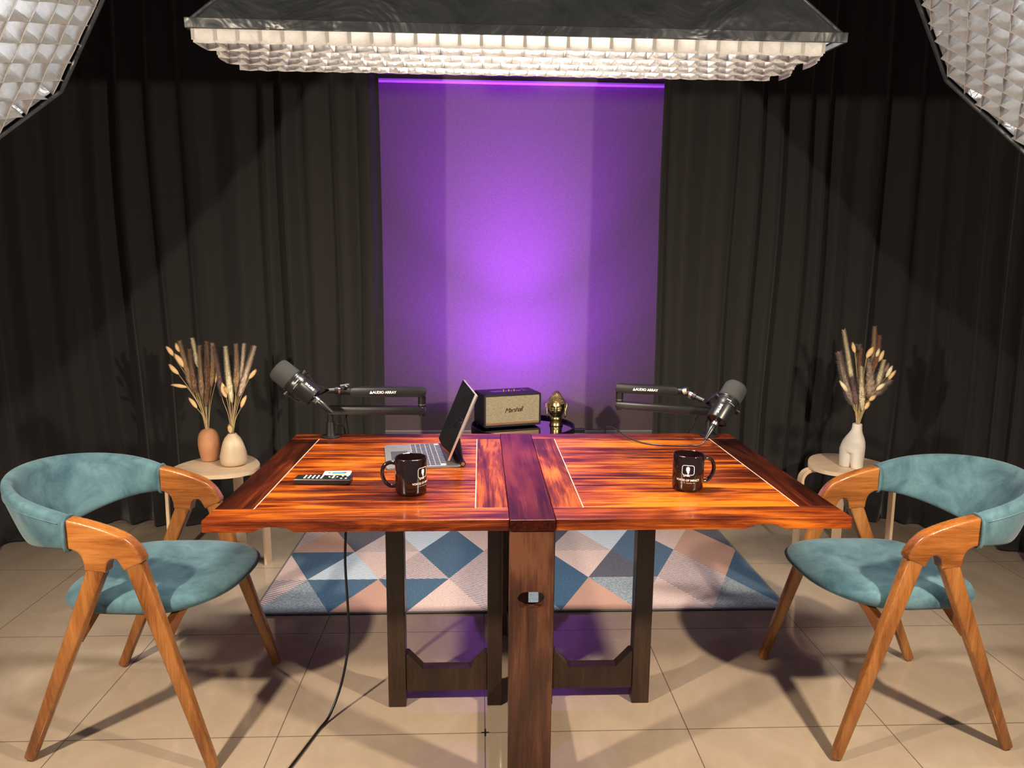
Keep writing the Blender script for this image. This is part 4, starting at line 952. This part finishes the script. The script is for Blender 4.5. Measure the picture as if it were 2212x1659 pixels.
# gold head
hdt = thing('head_sculpture', 'antique gold head sculpture with beaded curls and closed eyes on the side table', 'sculpture', (0.391, 1.872, TT_Z+0.0003), math.radians(-9))
def headsurf():
    bm = bmesh.new(); bmesh.ops.create_uvsphere(bm, u_segments=96, v_segments=72, radius=1)
    g_ = lambda x, z, cx, cz, sx, sz: math.exp(-((x-cx)/sx)**2-((z-cz)/sz)**2)
    for v_ in bm.verts:
        x, y, z = v_.co
        jaw = 1-0.24*max(-z-0.15, 0)**1.3
        X = 0.0475*x*jaw; Z = 0.066*z; Y = 0.052*y*(1-0.12*max(-z, 0))
        if y < 0.15:                                              # the face looks towards -y
            f = max(-y, 0)**0.5
            fx, fz_ = X/0.0475, z
            d = 0
            d += 0.0030*g_(fx, fz_, 0, -0.78, 0.30, 0.16)           # chin
            d += 0.0125*g_(fx, fz_, 0, -0.30, 0.13, 0.10)           # nose tip
            d += 0.0075*g_(fx, fz_, 0, -0.10, 0.085, 0.20)          # nose bridge
            d += 0.0030*g_(fx, fz_, 0.12, -0.33, 0.07, 0.06)+0.0030*g_(fx, fz_, -0.12, -0.33, 0.07, 0.06)
            for s in (-1, 1):
                d -= 0.0060*g_(fx, fz_, 0.36*s, 0.02, 0.20, 0.12)    # socket
                d += 0.0052*g_(fx, fz_, 0.37*s, -0.015, 0.15, 0.060) # closed lid
                d -= 0.0026*g_(fx, fz_, 0.37*s, -0.085, 0.17, 0.016) # lash line
                d += 0.0030*g_(fx, fz_, 0.36*s, 0.17+0.02*math.cos(fx*4), 0.24, 0.035) # brow
                d += 0.0025*g_(fx, fz_, 0.45*s, -0.28, 0.20, 0.18)   # cheek
                d -= 0.0022*g_(fx, fz_, 0.20*s, -0.56, 0.05, 0.05)
            d += 0.0052*g_(fx, fz_, 0, -0.520, 0.19, 0.030)         # upper lip
            d -= 0.0030*g_(fx, fz_, 0, -0.560, 0.20, 0.012)
            d += 0.0056*g_(fx, fz_, 0, -0.600, 0.15, 0.034)         # lower lip
            d -= 0.0026*g_(fx, fz_, 0, -0.680, 0.16, 0.035)
            Y -= d*f
        v_.co = Vector((X, Y, Z+0.103))
    return bm
obj('face', headsurf(), M_gold, hdt, smooth=True)
bm = bmesh.new(); lathe(bm, [(0.036, 0), (0.037, 0.003), (0.034, 0.010), (0.032, 0.022), (0.032, 0.035), (0.035, 0.055), (0.0, 0.06)], 40, Matrix.Translation((0, 0.004, 0))); obj('neck', bm, M_gold, hdt, smooth=True)
for s in (-1, 1):
    bm = bmesh.new(); tube(bm, spline([(0.0480*s, 0.008, 0.122), (0.0545*s, 0.012, 0.120), (0.0550*s, 0.010, 0.105), (0.0500*s, 0.004, 0.090), (0.0480*s, 0.000, 0.072), (0.0500*s, -0.002, 0.058), (0.0470*s, 0.003, 0.046)], 6), 0.004, 10, radii=[0.0028+0.0032*math.sin(PI*min(k/36, 1))**0.5 for k in range(37)])
    obj('ear', bm, M_gold, hdt, smooth=True)
bm = bmesh.new()
def curl(p, r): bmesh.ops.create_icosphere(bm, subdivisions=2, radius=r, matrix=Matrix.Translation(p))
def cap(n, k_): pass
rowsn = 11
for i in range(rowsn):
    el = math.radians(14+76*i/(rowsn-1)); n = max(int(40*math.cos(el)), 1)
    for k in range(n):
        a = 2*PI*(k+(i % 2)*0.5)/n; x, y, z = math.cos(el)*math.cos(a), math.cos(el)*math.sin(a), math.sin(el)
        hl_ = 0.36+0.16*abs(x) if y < 0 else -9
        if y < -0.25 and z < 0.50-0.22*abs(x)*1.2: continue
        curl((0.0495*x, 0.054*y, 0.066*z+0.103), 0.0037)
for i in range(4):
    el = math.radians(-20-16*i); n = 36
    for k in range(n):
        a = 2*PI*k/n; x, y, z = math.cos(el)*math.cos(a), math.cos(el)*math.sin(a), math.sin(el)
        if y < 0.42: continue
        curl((0.0495*x, 0.054*y, 0.066*z+0.103), 0.0037)
for i in range(2):
    el = math.radians(-2+8*i)
    for k in range(40):
        a = 2*PI*k/40; x, y, z = math.cos(el)*math.cos(a), math.cos(el)*math.sin(a), math.sin(el)
        if y > -0.22: curl((0.0495*x, 0.054*y, 0.066*z+0.103), 0.0037)
for i in range(5):
    z = 0.160+i*0.0062; r = 0.0235*(1-(i/5)**1.5)+0.002; n = max(int(2*PI*r/0.0068), 1)
    for k in range(n): a = 2*PI*(k+(i % 2)*.5)/n; curl((r*math.cos(a), r*math.sin(a)+0.004, z), 0.0036)
curl((0, 0.004, 0.192), 0.0040)
bmesh.ops.create_uvsphere(bm, u_segments=24, v_segments=16, radius=0.0215, matrix=Matrix.Translation((0, 0.004, 0.163)) @ Matrix.Diagonal((1, 1, 1.2, 1)))
obj('curls', bm, M_gold, hdt, smooth=True)
# purple lamp
t = thing('accent_lamp', 'small black lamp casting the purple glow behind the loudspeaker', 'lamp', (0.20, 2.055, TT_Z+0.0003))
obj('housing', bx(-0.085, 0.085, -0.022, 0.022, 0, 0.040, bev=0.003), M_black, t)
obj('lamp_lens', bx(-0.075, 0.075, -0.018, 0.018, 0.0402, 0.0425), mat('violet_lens', (0.3, 0.05, 0.9), 0.4, emit=(0.35, 0.06, 1.0), estr=4), t)

# ---------------------------------------------------------------- softboxes
def overhead():
    X0, X1, Y0, Y1, Z0 = -0.772, 0.958, 0.090, 0.475, 1.962
    t = thing('overhead_softbox', 'long black rectangular softbox with egg-crate grid hanging over the table', 'softbox', (0, 0, 0))
    # housing tapers upward to a small ring
    tx0, tx1, ty0, ty1, zt = -0.20, 0.40, 0.22, 0.34, 2.44
    bm = bmesh.new()
    def frus(dx, dz=0, cap_=False):
        lo = [bm.verts.new(p) for p in ((X0+dx, Y0+dx, Z0+dz), (X1-dx, Y0+dx, Z0+dz), (X1-dx, Y1-dx, Z0+dz), (X0+dx, Y1-dx, Z0+dz))]
        hi = [bm.verts.new(p) for p in ((tx0+dx, ty0+dx, zt-dx), (tx1-dx, ty0+dx, zt-dx), (tx1-dx, ty1-dx, zt-dx), (tx0+dx, ty1-dx, zt-dx))]
        for i in range(4): bm.faces.new((lo[i], lo[(i+1) % 4], hi[(i+1) % 4], hi[i]))
        bm.faces.new(hi); return lo
    a = frus(0); obj('housing', bm, M_soft, t)
    bm = bmesh.new(); frus(0.008, 0.002); obj('lining', bm, M_silver, t)
    # hem around the mouth
    bm = bmesh.new()
    for q in ((X0-.006, X1+.006, Y0-.006, Y0+.002), (X0-.006, X1+.006, Y1-.002, Y1+.006), (X0-.006, X0+.002, Y0, Y1), (X1-.002, X1+.006, Y0, Y1)):
        box(bm, q[0], q[1], q[2], q[3], Z0-0.014, Z0+0.012, bev=0.002)
    obj('hem', bm, M_soft, t)
    rnd = random.Random(4); bm = bmesh.new(); zt_, zb = Z0-0.006, Z0-0.046; py = (Y1-Y0-0.012)/4; px = 0.0575
    def wall(ax, fixed, a, b, n=6, top=None):
        pv = None; ph = rnd.uniform(0, 6); amp = rnd.uniform(0.0005, 0.0015)
        for i in range(n+1):
            s = a+(b-a)*i/n; w = amp*math.sin(PI*i/n*1.0+ph*0)*(1 if rnd.random() > .5 else .6)
            sag = 0.0018*math.sin(PI*i/n)
            def co(zz, k): return (s, fixed+w*k, zz) if ax == 'x' else (fixed+w*k, s, zz)
            cur = (bm.verts.new(co(zt_, 0)), bm.verts.new(co((zt_+zb)/2, 1)), bm.verts.new(co(zb-sag+rnd.uniform(-.0008, .0008), 0.3)))
            if pv: bm.faces.new((pv[0], cur[0], cur[1], pv[1])); bm.faces.new((pv[1], cur[1], cur[2], pv[2]))
            pv = cur
    nx = int((X1-X0-0.02)/px)
    for j in range(5):
        y = Y0+0.006+py*j
        for i in range(nx): wall('x', y, X0+0.010+px*i, X0+0.010+px*(i+1), 5)
    for j in range(4):
        y = Y0+0.006+py*j; off = (j % 2)*px*0.5
        for i in range(nx+1):
            x = X0+0.010+px*i+off
            if x < X1-0.01: wall('y', x+rnd.uniform(-.002, .002), y, y+py, 4)
    o = obj('egg_crate_grid', bm, M_grid, t, smooth=True)
    md = o.modifiers.new('t', 'SOLIDIFY'); md.thickness = 0.0012
    bm = bmesh.new(); rnd2 = random.Random(9)
    for j in range(4):                                              # woven black stitching where the strips cross
        y = Y0+0.006+py*j; off = (((j) % 2)*px*0.5)
        for i in range(nx+1):
            x = X0+0.010+px*i+off
            if x < X1-0.01: box(bm, x-0.0042, x+0.0042, y-0.0016, y-0.0009, zb+0.006, zt_-0.004)
    stm = mat('stitching', rough=0.8); g = NB(stm); ck = g.n('ShaderNodeTexChecker'); g.l(g.coords(), ck.inputs[0]); ck.inputs['Scale'].default_value = 520
    ck.inputs['Color1'].default_value = (0.03, 0.03, 0.03, 1); ck.inputs['Color2'].default_value = (0.45, 0.42, 0.40, 1); g.l(ck.outputs[0], g.b.inputs['Base Color'])
    obj('stitching', bm, stm, t)['kind'] = 'stuff'
    bm = bmesh.new()
    for p, q in (((X0, Y0), (tx0, ty0)), ((X1, Y0), (tx1, ty0)), ((X1, Y1), (tx1, ty1)), ((X0, Y1), (tx0, ty1))):
        tube(bm, [(p[0], p[1], Z0), (q[0], q[1], zt)], 0.006, 8)
    obj('rib', bm, M_soft, t, smooth=True)
    bm = bmesh.new(); cyl(bm, (0.10, 0.28, 2.44), (0.10, 0.28, 2.54), 0.055, seg=32); box(bm, 0.03, 0.17, 0.22, 0.34, 2.54, 2.70, bev=0.01); cyl(bm, (0.10, 0.28, 2.70), (0.10, 0.28, 2.92), 0.012, seg=16)
    obj('lamp_head', bm, M_black, t, smooth=35)
    # the whole box hangs tilted a few degrees, its far edge higher
    R_ = Matrix.Rotation(math.radians(4), 4, 'X'); pv_ = Vector((0, Y0, Z0)); t.rotation_euler = (math.radians(4), 0, 0); t.location = pv_-(R_ @ pv_)
overhead()
def octabox(label, key, m):
    c, n, roll_ = OCT[key]; R = 0.70
    a = Vector((0, 0, 1)).cross(n).normalized(); b = n.cross(a)
    t = thing('octagonal_softbox', label, 'softbox', tuple(c))
    def ring(r, d): return [(-n*d)+(a*math.cos(roll_+k*PI/4)+b*math.sin(roll_+k*PI/4))*r for k in range(8)]
    def shellb(levels, cap=True):
        bm = bmesh.new(); pv = None
        for r, d in levels:
            cur = [bm.verts.new(p) for p in ring(r, d)]
            if pv:
                for k in range(8): bm.faces.new((pv[k], pv[(k+1) % 8], cur[(k+1) % 8], cur[k]))
            pv = cur
        if cap: bm.faces.new(pv)
        return bm
    obj('housing', shellb([(R, -0.012), (R*1.0, 0.03), (R*0.86, 0.20), (R*0.55, 0.38), (0.10, 0.50)]), M_soft, t)
    obj('lining', shellb([(R*0.985, 0.0), (R*0.985, 0.03), (R*0.845, 0.195), (R*0.535, 0.37), (0.09, 0.488)]), M_silver, t)
    bm = bmesh.new(); P = ring(R-0.004, -0.010); tube(bm, P+[P[0]], 0.0065, 8); obj('hem', bm, M_soft, t)
    # egg crate: crossed strips standing on the mouth plane, cut to the octagon
    bm = bmesh.new(); rnd = random.Random(5 if key == 'L' else 6); pitch = 0.060; h = 0.046; Rc = (R-0.012)*math.cos(PI/8)
    ga = math.radians(20 if key == 'L' else 35)
    e1 = a*math.cos(ga)+b*math.sin(ga); e2 = -a*math.sin(ga)+b*math.cos(ga)
    nrm8 = [(a*math.cos(roll_+PI/8+k*PI/4)+b*math.sin(roll_+PI/8+k*PI/4)) for k in range(8)]
    def span(o_, d_):
        lo, hi = -9, 9
        for q in nrm8:
            dn = q.dot(d_); on = Rc-q.dot(o_)
            if abs(dn) < 1e-6:
                if on < 0: return None
            elif dn > 0: hi = min(hi, on/dn)
            else: lo = max(lo, on/dn)
        return (lo, hi) if hi > lo else None
    for d1, d2 in ((e1, e2), (e2, e1)):
        for k in range(-10, 11):
            o_ = d1*(k+0.5)*pitch; sp2 = span(o_, d2)
            if not sp2: continue
            s = sp2[0]; N_ = max(int((sp2[1]-sp2[0])/(pitch/4)), 1); pv = None; amp = rnd.uniform(0.003, 0.007)
            for i in range(N_+1):
                s = sp2[0]+(sp2[1]-sp2[0])*i/N_; w = amp*math.sin(i*PI/4+(k % 2)*PI)+rnd.uniform(-.001, .001)
                cur = []
                for lv, kk in ((0.012, 0.4), (0.012-h*0.5, 1.0), (0.012-h, 0.3)):
                    cur.append(bm.verts.new(o_+d2*s+d1*w*kk*(1.2 if kk == 1 else 0.6)+n*(lv-0.002)))
                if pv:
                    for q in range(2): bm.faces.new((pv[q], cur[q], cur[q+1], pv[q+1]))
                pv = cur
    o = obj('egg_crate_grid', bm, m, t, smooth=True); md = o.modifiers.new('t', 'SOLIDIFY'); md.thickness = 0.0012
    bm = bmesh.new(); cyl(bm, -n*0.49, -n*0.62, 0.075, seg=32); cyl(bm, -n*0.62, -n*0.78, 0.06, seg=32); obj('lamp_head', bm, M_black, t, smooth=35)
    # stand
    top = -n*0.66; bm = bmesh.new(); cyl(bm, top, (top.x, top.y, -c.z+0.10), 0.014, seg=20); obj('stand_pole', bm, M_black, t, smooth=40)
    for k in range(3):
        aa = 2*PI*k/3+0.5; bm = bmesh.new(); cyl(bm, (top.x, top.y, -c.z+0.55), (top.x+0.42*math.cos(aa), top.y+0.42*math.sin(aa), -c.z+0.012), 0.010, seg=14); obj('stand_leg', bm, M_black, t, smooth=40)
octabox('octagonal softbox with pale egg-crate grid at the upper left', 'L', M_grid2)
octabox('octagonal softbox with silvery egg-crate grid at the upper right', 'R', M_grid2)
